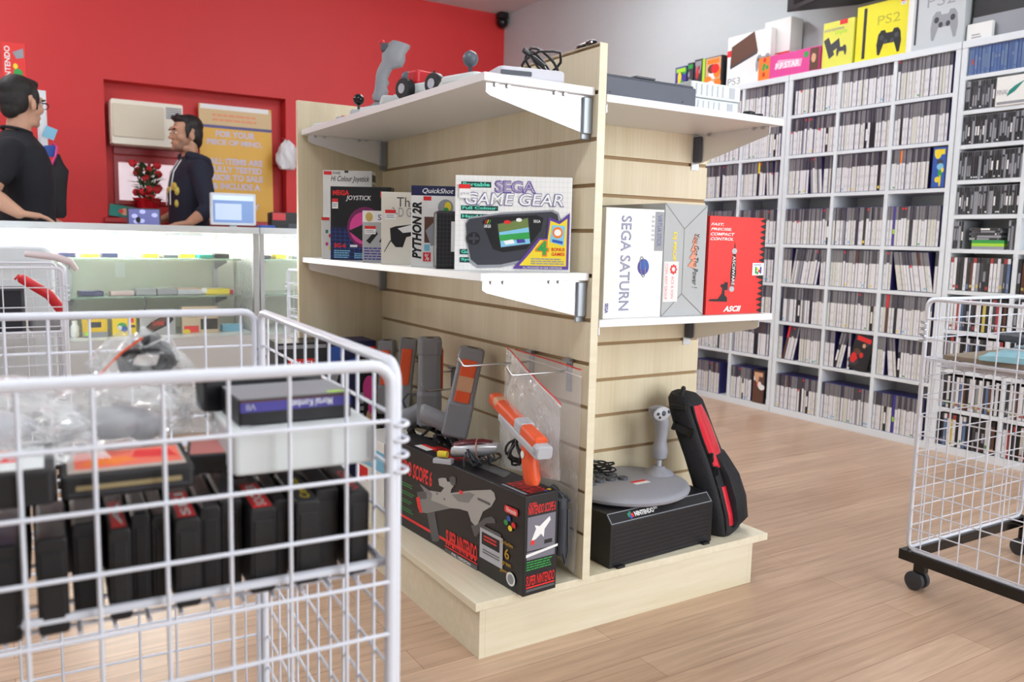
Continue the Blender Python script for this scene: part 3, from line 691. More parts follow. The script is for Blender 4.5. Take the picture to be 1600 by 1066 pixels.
for i, c in enumerate((M_RPRINT, M_YPRINT, M_GREEN)): pr.poly([(.255+i*.018, .5), (.262+i*.018, .5), (.275+i*.018, .54), (.268+i*.018, .54)], c)
pr.text('GAME GEAR', .25, .455, .31, .49, M_WPRINT); pr.text('SEGA', .675, .52, .735, .55, M_WPRINT)
pr.poly([(.505, .03), (.62, .2), (.72, .36), (.79, .36), (.805, .58), (.9, .54), (.985, .63), (.985, .03)], M_PURP)
pr.poly([(.56, .065), (.66, .21), (.735, .34), (.80, .34), (.82, .545), (.9, .51), (.965, .57), (.965, .065)], M_YPRINT)
pr.poly([(.835, .5), (.95, .49), (.94, .28), (.82, .32)], M_LBLUE); pr.circ(.885, .42, .045, .06, M_OPRINT); pr.circ(.885, .42, .03, .035, M_WPRINT); pr.poly([(.84, .35), (.93, .33), (.93, .3), (.84, .32)], M_BLUE)
pr.text('4', .695, .165, .815, .345, M_OPRINT, bold=.06); pr.text('4', .71, .18, .8, .33, M_GREEN, bold=.03)
pr.text('BONUS', .835, .225, .95, .26, M_RPRINT, bold=.02); pr.text('GAMES', .835, .175, .95, .21, M_RPRINT, bold=.02)
pr.lines(.66, .075, .95, .15, 3, M_GPRINT); pr.text('ALL PACKAGED IN ONE CARTRIDGE', .59, .035, .93, .055, M_WPRINT, bold=0)
pr.rect(.035, .76, .13, .9, M_WPRINT); pr.rect(.03, .86, .13, .905, M_RPRINT); pr.text('$79.95', .045, .79, .12, .82, M_GPRINT)
pr.build('front_print', e)

sz = (.10, .06, .134)
e = carton('boxed_accessory', 'small black box with rounded torn edge, half behind the big handheld console box', 'boxed accessory', (.873, 1.735, ZL+.0003), R(-20), sz, M_BCARD, .006)
pr = front(sz); pr.rects([(i/12, 0, i/12+.008, 1) for i in range(12)]+[(0, i/14, 1, i/14+.006) for i in range(14)], M_DPRINT); pr.rect(.35, .3, 1, .82, M_WPRINT); pr.text('SEGA', .45, .86, .9, .94, M_WPRINT); pr.circ(.7, .5, .1, .12, M_INK); pr.circ(.9, .2, .05, .04, M_BLUE); pr.build('front_print', e)
sz = (.135, .06, .197)
e = carton('boxed_joystick', 'white box with navy top band and tall black vertical lettering', 'boxed joystick', (.870, 1.865, ZL+.0003), R(-27), sz, M_CARD)
pr = front(sz); pr.rect(0, .88, 1, 1, M_NCARD); pr.text('QuickShot', .2, .9, .76, .97, M_WPRINT, shear=.3)
pr.text('PYTHON 2R', .02, .1, .19, .8, M_INK, bold=.045, turn=90, shear=.2); pr.rect(.24, .3, .42, .62, M_BROWN); pr.poly([(.26, .45), (.4, .55), (.5, .5), (.5, .28), (.36, .26)], M_GPRINT); pr.circ(.62, .74, .14, .1, M_GPRINT); pr.circ(.66, .75, .06, .06, M_YPRINT); pr.circ(.63, .70, .05, .04, M_GREEN); pr.rect(.3, .72, .42, .82, M_WPRINT)
pr.rect(.22, .82, .36, .87, M_RPRINT); pr.rect(.22, .07, .36, .18, M_RPRINT); pr.text('%', .25, .08, .33, .165, M_WPRINT); pr.rect(.24, .2, .34, .28, M_LBLUE); pr.build('front_print', e)
sz = (.125, .06, .188)
e = carton('boxed_glasses', 'cream box picturing black wraparound 3-D glasses', 'boxed accessory', (.864, 2.035, ZL+.0003), R(-24), sz, mat('cream_card', (226, 222, 210), .55))
pr = front(sz); pr.text('The', .32, .8, .72, .93, M_DPRINT, bold=0); pr.text('3-D Glasses', .22, .66, 1.0, .79, M_GPRINT, bold=0)
pr.poly([(.18, .5), (.3, .53), (.75, .57), (.95, .55), (.95, .42), (.88, .3), (.72, .3), (.62, .4), (.52, .38), (.45, .24), (.3, .24), (.2, .32)], M_INK); pr.poly([(.34, .5), (.6, .55), (.8, .54), (.7, .46), (.45, .44)], M_CARD); pr.poly([(.2, .32), (.07, .17), (.055, .17), (.19, .34)], M_INK)
sticker(pr, .08, .62, .22, .12); pr.build('front_print', e)
sz = (.1, .05, .142)
e = carton('boxed_accessory', 'small pale patterned box with gold seal between the dark joystick box and the glasses box', 'boxed accessory', (.866, 2.17, ZL+.0003), R(-24), sz, M_GCARD)
pr = front(sz); pr.rect(0, .78, 1, 1, M_CARD); pr.circ(.18, .88, .1, .09, mat('gold_print', (206, 176, 96), .4)); pr.text('SEGA', .42, .82, .95, .93, M_VIOL); pr.rects([(random.random()*.9, random.random()*.75, 0, 0) for i in range(0)], M_VIOL)
pr.poly([(.1, .42), (.35, .62), (.42, .56), (.2, .36)], M_INK); pr.poly([(.45, .4), (.6, .62), (.68, .6), (.62, .38)], M_INK); pr.lines(.04, .04, .96, .3, 5, M_VIOL, rag=.05); sticker(pr, .06, .55, .3, .14); pr.build('front_print', e)
sz = (.182, .052, .218)
e = carton('boxed_joystick', 'dark blue box with a magenta glow behind a black flight joystick and red lettering', 'boxed joystick', (.862, 2.415, ZL+.0003), R(-36), sz, M_BCARD)
pr = front(sz); pr.rect(0, 0, 1, .45, M_NCARD); pr.rects([(0, .05+i*.055, 1, .055+i*.055) for i in range(7)]+[(i*.08, 0, i*.08+.005, .43) for i in range(13)], M_BLUE)
pr.circ(.58, .45, .3, .28, mat('deep_magenta_print', (120, 30, 90), .5)); pr.circ(.56, .44, .24, .22, M_PINK); pr.poly([(.3, .4), (.62, .52), (1, .6), (1, .1), (.6, .22)], M_INK)
pr.text('MEGA', .04, .88, .32, .95, M_RPRINT, bold=.04); pr.text('JOYSTICK', .26, .8, .68, .88, M_WPRINT, bold=.01, shear=.2); pr.text('SG-6', .06, .17, .26, .23, M_RPRINT, bold=.04); pr.rect(.33, .18, .45, .21, M_WPRINT); pr.lines(.06, .02, .34, .14, 4, M_LBLUE); pr.lines(.4, .02, .72, .1, 3, M_LBLUE)
pr.rect(.83, .86, .89, .94, M_RPRINT); pr.rect(.91, .86, .97, .94, M_GREEN); sticker(pr, .03, .7, .1, .12); pr.build('front_print', e)
pr = rside(sz); pr.rect(.1, .7, .9, .95, M_BROWN); pr.build('side_print', e)
sz = (.155, .055, .275)
e = carton('boxed_joystick', 'tall white box with black script lettering standing behind the dark blue joystick box', 'boxed joystick', (.888, 2.555, ZL+.0003), R(-34), sz, M_CARD)
pr = front(sz); pr.text('Hi Colour Joystick', .16, .86, .95, .94, M_INK, shear=.35, bold=.01); pr.text('POWER', .2, .955, .36, .985, M_INK); pr.rect(.02, .95, .18, .99, M_RPRINT); pr.rect(.44, .975, .52, 1, M_DPRINT); pr.build('front_print', e)
pr = rside(sz); pr.rect(.0, .88, 1, .96, M_DPRINT); pr.lines(.1, .7, .9, .86, 4, M_GPRINT); pr.build('side_print', e)
sz = (.04, .05, .128)
e = carton('boxed_accessory', 'narrow white box with small coloured squares at the left end of the shelf', 'boxed accessory', (.8655, 2.505, ZL+.0003), R(-20), sz, M_CARD)
pr = front(sz)
for i, c in enumerate((M_TEAL, M_RPRINT, M_LIME, M_PINK, M_YPRINT)): pr.rect(.3+.25*(i % 3), .62-.1*i, .5+.25*(i % 3), .7-.1*i, c)
pr.rect(0, .93, .6, 1, M_RPRINT); pr.text('II', .7, .78, .95, .9, M_INK); pr.build('front_print', e)

# ------------------------------------------------------------ light gun box on the plinth
ZP = .1365
sz = (.658, .095, .232)
e = carton('boxed_light_gun', 'long black box with red lettering picturing a grey shoulder-mounted light gun', 'boxed console', (.924, 2.14, ZP), R(-85.7), sz, M_BCARD, .0015)
NR = mat('neon_red_print', (236, 44, 44), .45)
pr = front(sz)
pr.rects([(0, .27, .36, .275)], M_DPRINT)
pr.poly([(0, .114), (.722, .112), (.722, .145), (0, .146)], NR)
pr.text('SUPER', .0, .86, .1, .93, NR, shear=.1); pr.text('NINTENDO SCOPE 6', .02, .65, .393, .83, NR, bold=.03, shear=.1)
for i in range(4): pr.lines(.14, .5-.1*i, .235+.03*(i % 2), .555-.1*i, 2, M_GREEN, fill=.4)
GL = mat('gun_light_print', (176, 174, 170), .5); GD = mat('gun_dark_print', (92, 92, 94), .5); GM = mat('gun_mid_print', (138, 137, 136), .5)
pr.poly([(.356, .33), (.416, .395), (.457, .1), (.44, .06), (.404, .03), (.39, .1)], GD)
pr.poly([(.691, .393), (.678, .45), (.72, .5), (.765, .6), (.807, .652), (.828, .643), (.834, .604), (.777, .556), (.735, .43), (.71, .35), (.7, .36)], GD)
pr.poly([(.287, .506), (.374, .601), (.451, .639), (.536, .694), (.67, .82), (.80, .925), (.822, .91), (.831, .854), (.806, .756), (.754, .661), (.723, .502), (.705, .47), (.678, .492), (.661, .559), (.655, .582), (.597, .563), (.538, .525), (.452, .428), (.356, .321), (.302, .288)], GL)
pr.poly([(.287, .506), (.374, .601), (.40, .58), (.39, .50), (.5, .52), (.538, .525), (.452, .428), (.356, .321), (.302, .288)], GM)
pr.poly([(.443, .786), (.468, .814), (.50, .835), (.51, .8), (.552, .83), (.56, .80), (.54, .74), (.53, .67), (.47, .62), (.463, .645), (.487, .714), (.45, .715)], GL); pr.poly([(.525, .86), (.548, .89), (.568, .885), (.57, .81), (.548, .78), (.53, .8)], GD)
pr.poly([(.278, .51), (.35, .58), (.357, .49), (.288, .43)], GD); pr.poly([(.272, .44), (.298, .47), (.322, .297), (.303, .285), (.285, .34)], NR); pr.poly([(.30, .62), (.31, .625), (.38, .6), (.37, .575), (.34, .56)], GM)
pr.poly([(.545, .68), (.664, .798), (.70, .80), (.66, .68), (.59, .64)], GM); pr.circ(.608, .755, .014, .022, NR); pr.rects([(.43, .6, .442, .62), (.485, .58, .497, .6), (.72, .76, .80, .785)], GD)
pr.text('SUPER NINTENDO', .506, .085, .722, .265, NR, bold=.03, shear=.05); pr.rects([(.5, .062, .726, .076)], NR); pr.rect(.5, .0, .726, .05, GD); pr.text('PAL VERSION', .55, .01, .68, .04, M_WPRINT)
pr.poly([(.75, .52), (.87, .52), (.872, .47), (.75, .47)], GD); pr.rect(.740, .17, .883, .485, M_LGREY); pr.rect(.752, .32, .864, .45, M_INK); pr.lines(.765, .36, .85, .43, 2, NR); pr.rects([(.76, .262, .865, .275), (.76, .235, .865, .248)], GD)
OG = mat('ochre_print', (196, 150, 30), .5)
pr.text('includes', .872, .44, .942, .48, OG); pr.text('6', .895, .3, .922, .41, OG); pr.text('great', .88, .22, .935, .27, OG); pr.text('games!', .87, .14, .94, .19, OG)
pr.circ(.934, .12, .026, .07, M_CARD); pr.circ(.934, .12, .018, .05, M_GPRINT)
pr.poly([(.893, .845), (.963, .845), (.968, .81), (.963, .775), (.893, .775), (.888, .81)], NR); pr.text('Nintendo', .9, .785, .958, .835, M_WPRINT)
for (u, v), c in zip(((.915, .72), (.9, .67), (.925, .63), (.945, .675)), (M_BLUE, M_GREEN, M_YPRINT, M_RPRINT)): pr.circ(u, v, .012, .028, c)
pr.build('front_print', e)
pr = rside(sz)
pr.text('NINTENDO SCOPE 6', .1, .81, .92, .9, NR, shear=.2); pr.text('SUPER', .12, .9, .35, .93, NR); pr.rect(.09, .45, .93, .79, mat('slate_photo_print', (120, 118, 130), .5))
pr.poly([(.2, .54), (.34, .66), (.3, .7), (.45, .68), (.75, .76), (.78, .72), (.6, .64), (.58, .56), (.5, .6), (.35, .56)], M_WPRINT); pr.circ(.25, .53, .06, .025, NR); pr.rect(.6, .49, .84, .53, M_INK)
pr.rect(.08, .36, .93, .44, mat('slate_photo_print', (120, 118, 130), .5)); pr.poly([(.06, .42), (1.02, .46), (1.02, .435), (.06, .39)], M_WPRINT); pr.lines(.08, .25, .9, .35, 4, M_GREEN, rag=.2)
pr.text('SUPER NINTENDO', .08, .10, .94, .2, NR, shear=.1); pr.rect(.08, .075, .94, .09, NR); pr.rect(.08, .04, .94, .065, GD); pr.build('end_print', e)
pr = topf(sz); pr.rect(.0, .0, 1, .06, M_DPRINT); pr.text('NINTENDO SCOPE 6', .26, .35, .5, .8, NR, shear=.2); pr.rect(.2, .2, .3, .5, M_WPRINT); pr.rect(.2, .42, .3, .55, NR); pr.text('SUPER NINTENDO', .84, .25, .98, .8, NR, shear=.2); pr.rect(.84, .1, .98, .18, M_GPRINT); pr.poly([(.5, .5), (.78, .5), (.74, .9), (.5, .9)], GD); pr.circ(.975, .85, .008, .05, M_YPRINT); pr.circ(.985, .7, .008, .05, M_BLUE); pr.build('top_print', e)
sz = (.19, .16, .2)
e = carton('boxed_accessory', 'small white and light blue box on the plinth beyond the long black box', 'boxed accessory', (.93, 2.37, ZP), R(-88), sz, M_CARD)
pr = front(sz); pr.rect(0, .55, 1, .85, M_LBLUE); pr.rect(.05, .3, .4, .5, M_RPRINT); pr.text('BLUE', .1, .62, .6, .78, M_WPRINT); pr.build('front_print', e)
sz = (.15, .13, .462)
e = carton('boxed_console', 'tall black box with red and white lettering at the far end of the plinth', 'boxed console', (.735, 2.53, ZP), R(-3), sz, M_BCARD)
pr = front(sz); pr.rect(.2, .82, .75, .89, M_RPRINT); pr.text('HI-FI', .25, .83, .7, .875, M_WPRINT); pr.text('SUPER', .52, .3, .68, .78, M_WPRINT, turn=90); pr.rect(.76, .3, .9, .82, M_RPRINT); pr.rect(.0, .96, 1, .985, M_GPRINT); pr.build('front_print', e)
sz = (.163, .13, .458)
e = carton('boxed_console', 'tall navy box with pink and blue pictures beside the far hanging light gun', 'boxed console', (.892, 2.53, ZP), R(-2), sz, M_NCARD)
pr = front(sz); pr.poly([(.02, .8), (.3, .9), (.35, .97), (.02, .97)], M_BLUE); pr.poly([(.02, .6), (.02, .86), (.3, .86), (.14, .6)], M_GPRINT); pr.poly([(.1, .62), (.3, .86), (.34, .86), (.2, .62)], M_INK); pr.poly([(.34, .78), (.65, .8), (.65, .9), (.34, .86)], M_BLUE)
pr.rect(.58, .9, 1, .96, M_RPRINT); pr.rect(.62, 0, 1, .9, M_INK); pr.circ(.85, .66, .13, .09, M_PINK); pr.circ(.88, .42, .1, .09, M_SKINP); pr.circ(.9, .52, .07, .05, M_PINK); pr.rects([(.66, .25+.05*i, .74, .28+.05*i) for i in range(8)], M_GPRINT); pr.build('front_print', e)

# ------------------------------------------------------------ hooks and hanging light guns
def hook(label, y, z, L, zc):
    e = empty('display_hook', label, 'hook', (GX, y, z), 0, 'wire hooks on the slatted panel')
    MB().tube([(-.004, 0, 0), (-L+.02, 0, 0), (-L+.014, 0, .002), (-L, 0, .022)], .0028, M_CHROME, 8).build('prong', e)
    b = MB(); b.box((-.0035, -.011, -.05), (-.0008, .011, zc-z), M_STEEL); b.box((-.014, -.013, zc-z-.003), (-.0008, .013, zc-z+.004), M_STEEL); b.build('back_plate', e, .0008)
    return e
hook('chrome display hook nearest the front edge of the slatted panel, holding a clear bag', 1.573, .627, .18, .652)
hook('chrome display hook above the bagged orange gun, second from the front edge', 1.736, .627, .215, .652)
hook('chrome display hook lower down among the hanging grey guns', 2.055, .508, .155, .55)
hook('chrome display hook behind the third hanging grey gun', 2.16, .54, .06, .55)
hook('chrome display hook behind the far hanging grey guns', 2.38, .54, .06, .55)

def cable_bundle(name, parent, c, r, n, m=M_BLACK, rad=.0022, seed=1, sq=(1, 1, .7), tail=None):
    rr = random.Random(seed); b = MB()
    for k in range(n):
        ax = Euler((rr.uniform(-.5, .5), rr.uniform(-.6, .6), rr.uniform(0, 3)))
        pts = []
        for i in range(17):
            t = 2*PI*i/16
            p = Vector((math.cos(t)*r*rr.uniform(.85, 1.1)*sq[0], math.sin(t)*r*.35*sq[1], math.sin(t+.4)*r*sq[2])); p.rotate(ax); pts.append(Vector(c)+p)
        pts[-1] = pts[0]; b.tube(pts, rad, m, 6)
    if tail: b.tube(tail, rad, m, 6)
    return b.build(name, parent)
def light_gun(label, loc, rz, tilt=0, body=M_GREY, strip=M_ORANGE, grip_side=-1, group=None, cable=True, patch=False, L=.245, roll=0, s=1.0):
    """hangs muzzle up: barrel along z from 0 to L, top face towards -y, grip from the lower back"""
    e = empty('light_gun', label, 'light gun', loc, group=group, rot=(tilt, roll, rz)); e.scale = (s*(1.5 if patch else 1.2), s*1.2, s)
    b = MB(); prof = [(-.021, -.026), (.021, -.026), (.024, -.015), (.024, .02), (.018, .03), (-.018, .03), (-.024, .02), (-.024, -.015)]
    def ring(z, k, dy=0): return [(x*k, y*k+dy, z) for x, y in prof]
    b.loft([ring(0, .8), ring(.006, .98), ring(.09, 1.0), ring(.1, .92), ring(.2, .9), ring(.205, .97), ring(L-.006, .95), ring(L, .75)], body, smooth=False); b.build('barrel', e, .002)
    MB().rbox((-.0135, -.0285, .1), (.0135, -.023, .215), .004, strip).build('top_strip', e)
    if patch: MB().rbox((-.0137, -.0292, .13), (.0137, -.028, .17), .003, M_SKINP).build('tape_patch', e)
    b = MB()
    # grip: swings out of the rear end, behind the barrel
    def gr(y, z, w, d): return [(w*math.cos(2*PI*i/12)*(1 if 1 else 0), y+d*.25*math.sin(2*PI*i/12), z+d*math.sin(2*PI*i/12)) for i in range(12)]
    gs = grip_side
    if gs == -1: b.loft([gr(.018, .035, .017, .03), gr(.036, .028, .016, .026), gr(.056, .018, .0165, .026), gr(.064, .012, .015, .024)], body)
    else: b.loft([[(gs*.02+0*math.cos(a), .016*math.cos(a), .03+.028*math.sin(a)) for a in [2*PI*i/12 for i in range(12)]], [(gs*.035, .016*math.cos(a), .036+.025*math.sin(a)) for a in [2*PI*i/12 for i in range(12)]], [(gs*.062, .017*math.cos(a), .044+.026*math.sin(a)) for a in [2*PI*i/12 for i in range(12)]], [(gs*.068, .012*math.cos(a), .046+.020*math.sin(a)) for a in [2*PI*i/12 for i in range(12)]]], body)
    g_ = b.build('grip', e)
    b = MB(); b.tube([(0, .028, .085), (0, .05, .088), (0, .062, .07), (0, .055, .05)], .003, M_DGREY, 6); b.build('trigger_guard', e)
    MB().ell((0, .001, L-.001), (.012, .012, .003), M_BLACKG).build('muzzle', e)
    if cable:
        cable_bundle('cable', e, (.0, .01, -.022), .038, 7, rad=.003, seed=int(abs(loc[1])*100)); MB().rbox((-.012, -.02, -.055), (.01, -.008, -.03), .003, M_YEL if patch else M_DGREY).build('plug', e)
    return e
gg = 'grey light guns hanging from hooks'
light_gun('grey light gun farthest along the panel, showing only a short orange strip', (1.088, 2.51, .352), R(-35), body=M_GREY, group=gg)
light_gun('grey light gun with a long clean orange strip, second from the far end', (1.085, 2.395, .372), R(-28), roll=R(6), group=gg)
light_gun('grey light gun turned away, its orange strip hidden, middle of the hanging row', (1.075, 2.165, .382), R(65), roll=R(-4), tilt=R(0), group=gg, s=1.08)
light_gun('grey light gun with a peach tape patch across its orange strip, grip pointing left', (1.05, 1.965, .395), R(-30), roll=R(11), group=gg, patch=True, grip_side=-1.0001, s=1.02)

def film_bag(name, label, cat, corners, th=.012, wob=.006, zipm=M_RPRINT, nu=14, nv=18, seed=1, m=None, group=None, zip_edge=True):
    """clear zip bag hanging between four corners: top-left, top-right, bottom-right, bottom-left"""
    A, B_, C_, D_ = [Vector(c) for c in corners]; o = (A+B_+C_+D_)/4; rr = random.Random(seed)
    ph = [rr.uniform(0, 6) for _ in range(8)]
    e = empty(name, label, cat, o, 0, group); n = ((B_-A).cross(D_-A)).normalized(); b = MB(); vs = []; idx = {}
    for sd in (1, -1):
        for j in range(nv+1):
            for i in range(nu+1):
                u, v = i/nu, j/nv; p = A.lerp(B_, u).lerp(D_.lerp(C_, u), v)
                puff = math.sin(PI*u)*min(1, 3*v)*min(1, 4*(1-v))
                w = wob*(math.sin(7*u+5*v+ph[0])+.7*math.sin(13*v-6*u+ph[1])+.5*math.sin(17*u+ph[2])*math.sin(11*v+ph[3]))
                p = p+n*(sd*th*puff+w*(.3+puff)); idx[(sd, i, j)] = len(vs); vs.append(p-o)
    fs = []
    for sd in (1, -1):
        for j in range(nv):
            for i in range(nu):
                q = (idx[(sd, i, j)], idx[(sd, i+1, j)], idx[(sd, i+1, j+1)], idx[(sd, i, j+1)]); fs.append(q if sd > 0 else q[::-1])
    b.add(vs, fs, m or M_FILM, True); b.build('bag_film', e)
    if zip_edge:
        b = MB(); b.tube([vs[idx[(1, i, 0)]] for i in range(nu+1)], .0016, zipm, 6); b.tube([vs[idx[(1, i, 1)]]*.6+vs[idx[(1, i, 0)]]*.4 for i in range(nu+1)], .0012, M_WPRINT, 6); b.build('zip_strip', e)
    return e
film_bag('zip_bag', 'clear zip bag with red seal hanging from a hook around the orange gun', 'bag', ((1.09, 1.765, .662), (1.03, 1.44, .58), (1.03, 1.435, .41), (1.07, 1.76, .36)), th=.03, seed=3)
film_bag('zip_bag', 'large clear zip bag with red seal flat against the panel behind the bagged gun', 'bag', ((1.132, 1.79, .652), (1.132, 1.502, .64), (1.132, 1.505, .15), (1.132, 1.72, .20)), th=.012, wob=.003, seed=5)
# orange gun inside the front bag
e = empty('light_gun', 'bright orange and silver light gun in a clear bag above the long black box', 'light gun', (1.055, 1.745, .535))
tx = Vector((1.0, 1.452, .487))-Vector((1.055, 1.745, .535)); L = tx.length; q = tx.to_track_quat('X', 'Z'); e.rotation_mode = 'QUATERNION'; e.rotation_quaternion = q
b = MB(); b.rbox((.06, -.0195, -.032), (L, .0195, -.012), .005, M_LGREY, axis='x'); b.build('frame', e)
b = MB(); b.rbox((-.02, -.017, -.02), (L-.02, .017, .012), .010, M_ORANGE, axis='x', n=4); b.build('barrel', e)
b = MB(); b.rbox((.16, -.0185, -.022), (.2, .0185, .0145), .007, M_LGREY, axis='x'); b.build('sleeve', e)
MB().rbox((.01, -.0176, -.012), (.04, .0176, .0128), .009, M_SKINP, axis='x').build('tape_patch', e)
MB().rbox((L-.022, -.0195, -.03), (L+.004, .0195, .0), .007, M_LGREY, axis='x').build('rear_cap', e)
b = MB()
def gr2(x, z, a, w): return [(x+a*math.cos(t), w*math.sin(t), z+.3*a*math.cos(t)) for t in [2*PI*i/14 for i in range(14)]]
b.loft([gr2(L-.085, -.03, .024, .017), gr2(L-.07, -.07, .023, .019), gr2(L-.052, -.1, .026, .019), gr2(L-.048, -.112, .022, .014)], M_ORANGE); gp = b.build('grip', e)
b = MB(); b.lathe([(.0, 0), (.009, 0), (.009, .0015), (0, .0015)], M_CARD, T=Matrix.Translation((L-.075, -.018, -.05)) @ Matrix.Rotation(R(90), 4, 'X')); b.build('emblem', gp)
cable_bundle('cable', e, (L-.14, .01, -.065), .042, 8, rad=.003, seed=9, sq=(1, .4, .7), tail=[(L-.05, 0, -.105), (L-.08, .0, -.108), (L-.1, .0, -.12), (L-.11, .01, -.08)])
# dark gear in the rear bag
e = empty('bagged_adapter', 'dark grey adapter and cables at the bottom of the rear clear bag', 'adapter', (1.115, 1.56, .19))
MB().rbox((-.013, -.03, 0), (.013, .025, .14), .01, M_DGREY).build('adapter_body', e); cable_bundle('cable', e, (0, 0, .14), .028, 4, M_DGREY, seed=4)
MB().tube([(0, -.02, .03), (.0, -.04, -.02), (0, -.05, .02), (0, -.045, .12)], .003, M_DGREY, 6).build('lead', e)

# controller with yellow plug on top of the long box
zt = ZP+.232+.0005
e = empty('game_controller', 'silver and dark red controller with a yellow plug lying on the long black box', 'game controller', (1.005, 1.79, zt), R(-50))
b = MB()
def cr(x, w, z, h): return [(x, w*math.cos(t), z+h*math.sin(t)) for t in [2*PI*i/12 for i in range(12)]]
b.loft([cr(-.05, .012, .025, .012), cr(-.04, .022, .028, .018), cr(0, .027, .034, .02), cr(.05, .024, .042, .018), cr(.075, .016, .045, .012)], mat('silver_plastic', (196, 198, 204), .28, .4)); b.build('shell', e)
b = MB(); b.loft([cr(-.045, .012, .038, .01), cr(-.02, .018, .048, .009), cr(.03, .018, .056, .008), cr(.06, .01, .056, .006)], mat('dark_red_plastic', (96, 24, 36), .3)); b.build('grip_panel', e)
b = MB(); b.tube([(.012+.0015*i, .027*math.cos(t), .036+.026*math.sin(t)) for i, t in enumerate([2*PI*k/16 for k in range(17)])], .0018, mat('tan_rubber', (200, 150, 120), .7), 6); b.build('rubber_band', e)
b = MB(); b.tube([(-.075, -.03, .022), (-.05, -.032, .023)], .0085, M_YEL, 12); b.tube([(-.078, -.03, .022), (-.075, -.03, .022)], .005, M_CHROME, 8); b.build('yellow_plug', e)
b = MB(); b.box((-.085, -.045, .0), (-.035, -.022, .012), M_LGREY); b.build('connector', e, .002)
cable_bundle('cable', e, (.015, -.02, .022), .034, 6, M_DGREY, .0022, 12, (1, .9, .5))
cable_bundle('lead', e, (.045, .01, .02), .03, 4, M_DGREY, .0022, 13, (1, .8, .5))

# ------------------------------------------------------------ right side: boxes on the shelf
sz = (.178, .09, .26)
e = carton('boxed_console', 'plain white box turned on its side with blue vertical lettering and a ringed blue planet', 'boxed console', (1.2095, 1.532, ZM+.0003), R(-.5), sz, M_CARD, .001)
pr = front(sz); SB = mat('saturn_blue_print', (70, 76, 140), .5)
pr.text('SEGA SATURN', .26, .07, .43, .93, SB, bold=.01, turn=-90); pr.text('SEGA SATURN', .272, .075, .418, .925, M_CARD, bold=-.035, turn=-90)
pr.circ(.66, .47, .1, .075, M_VIOL); pr.circ(.68, .49, .07, .05, M_BLUE)
pr.mb.tube([pr.P(.645+.12*math.cos(t)*.35-.35*.06*math.sin(t), .47+.095*math.sin(t)) for t in [2*PI*i/20 for i in range(21)]], .0012, M_GPRINT, 4)
pr.rect(.84, .62, .99, .98, M_GPRINT); pr.text('VIRTUA STICK', .88, .66, .955, .95, SB, turn=-90, bold=0); pr.text('SEGA', .03, .05, .085, .14, M_VIOL, turn=-90, bold=.03); pr.lines(.78, .7, .83, .95, 6, M_LGREY); pr.build('front_print', e)
sz = (.142, .25, .277)
e = carton('boxed_console', 'grey box standing end-on with folded flaps, yellow lettering and black handwriting', 'boxed console', (1.3915, 1.532, ZM+.0003), R(.3), sz, M_GCARD, .001)
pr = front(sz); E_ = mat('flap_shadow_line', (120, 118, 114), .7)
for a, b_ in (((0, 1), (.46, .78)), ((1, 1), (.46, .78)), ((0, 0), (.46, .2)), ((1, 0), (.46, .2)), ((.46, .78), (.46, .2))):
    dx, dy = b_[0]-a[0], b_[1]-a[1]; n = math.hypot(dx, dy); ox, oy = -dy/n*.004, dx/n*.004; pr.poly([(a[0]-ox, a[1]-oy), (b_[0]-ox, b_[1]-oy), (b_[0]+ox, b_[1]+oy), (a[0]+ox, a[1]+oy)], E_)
pr.text('DJ PROP', .19, .49, .29, .75, M_YPRINT, bold=.04, turn=-90); pr.rect(.02, .13, .36, .49, mat('pale_label', (228, 226, 226), .5)); pr.text('ACE & SON', .2, .16, .26, .36, mat('faint_red_print', (232, 130, 130), .5), turn=-90); pr.text('COIN ASSY GROUP', .05, .15, .11, .47, mat('faint_red_print', (0, 0, 0)), turn=-90)
for i in range(8): t = 2*PI*i/8; pr.circ(.24+.06*math.cos(t), .42+.032*math.sin(t), .022, .013, M_RPRINT)
for i in range(4): pr.poly([(.74, .75-.07*i), (.66-.03*i, .66-.07*i), (.76, .64-.07*i)], mat('faded_orange_print', (236, 150, 120), .5))
pr.text('You Got The Power !', .70, .25, .82, .74, M_INK, bold=0, turn=-90, shear=.2); pr.build('end_print', e)
sz = (.207, .09, .252)
e = carton('boxed_accessory', 'red box with a torn-edge black pattern and a small square colour logo label', 'boxed accessory', (1.541, 1.53, ZM+.0003), R(.5), sz, M_RCARD, .001)
pr = front(sz)
for i, t in enumerate(('FAST,', 'PRECISE,', 'COMPACT', 'CONTROL')): pr.text(t, -.0+.02, .9-.048*i, [.24, .38, .44, .42][i], .93-.048*i, M_WPRINT, shear=.3, bold=.02)
pr.poly([(.455, .75), (.465, .68), (.445, .68)], M_INK); pr.poly([(.43, .62), (.475, .62), (.5, .42), (.46, .27), (.42, .27), (.4, .42)], M_INK); pr.circ(.45, .65, .045, .03, M_LGREY); pr.circ(.435, .26, .045, .03, M_LGREY); pr.text('ASCIIWARE', .425, .3, .475, .6, M_WPRINT, turn=-90)
pr.poly([(.05, .14), (.05, .16), (.2, .16), (.27, .22), (.27, .28), (.24, .28), (.24, .31), (.3, .31), (.3, .33), (.36, .33), (.36, .25), (.31, .25), (.31, .2), (.36, .17), (.36, .13)], M_INK)
pr.text('ASCII', .3, .025, .62, .085, M_WPRINT, bold=.045, shear=.3)
L_ = []
pts = [(1, 1)]
n = 34
for i in range(n): pts.append((1.0 if i % 2 == 0 else (.84+.08*random.random() if i % 4 == 1 else .9), 1-i/n))
pts.append((1, 0)); pr.mb.add([pr.P(*p) for p in pts], [tuple(range(len(pts)))], M_INK); pr.k += 1
pr.rect(.79, .4, 1, .53, M_WPRINT); pr.text('NINTENDO', .82, .5, .96, .52, M_VIOL)
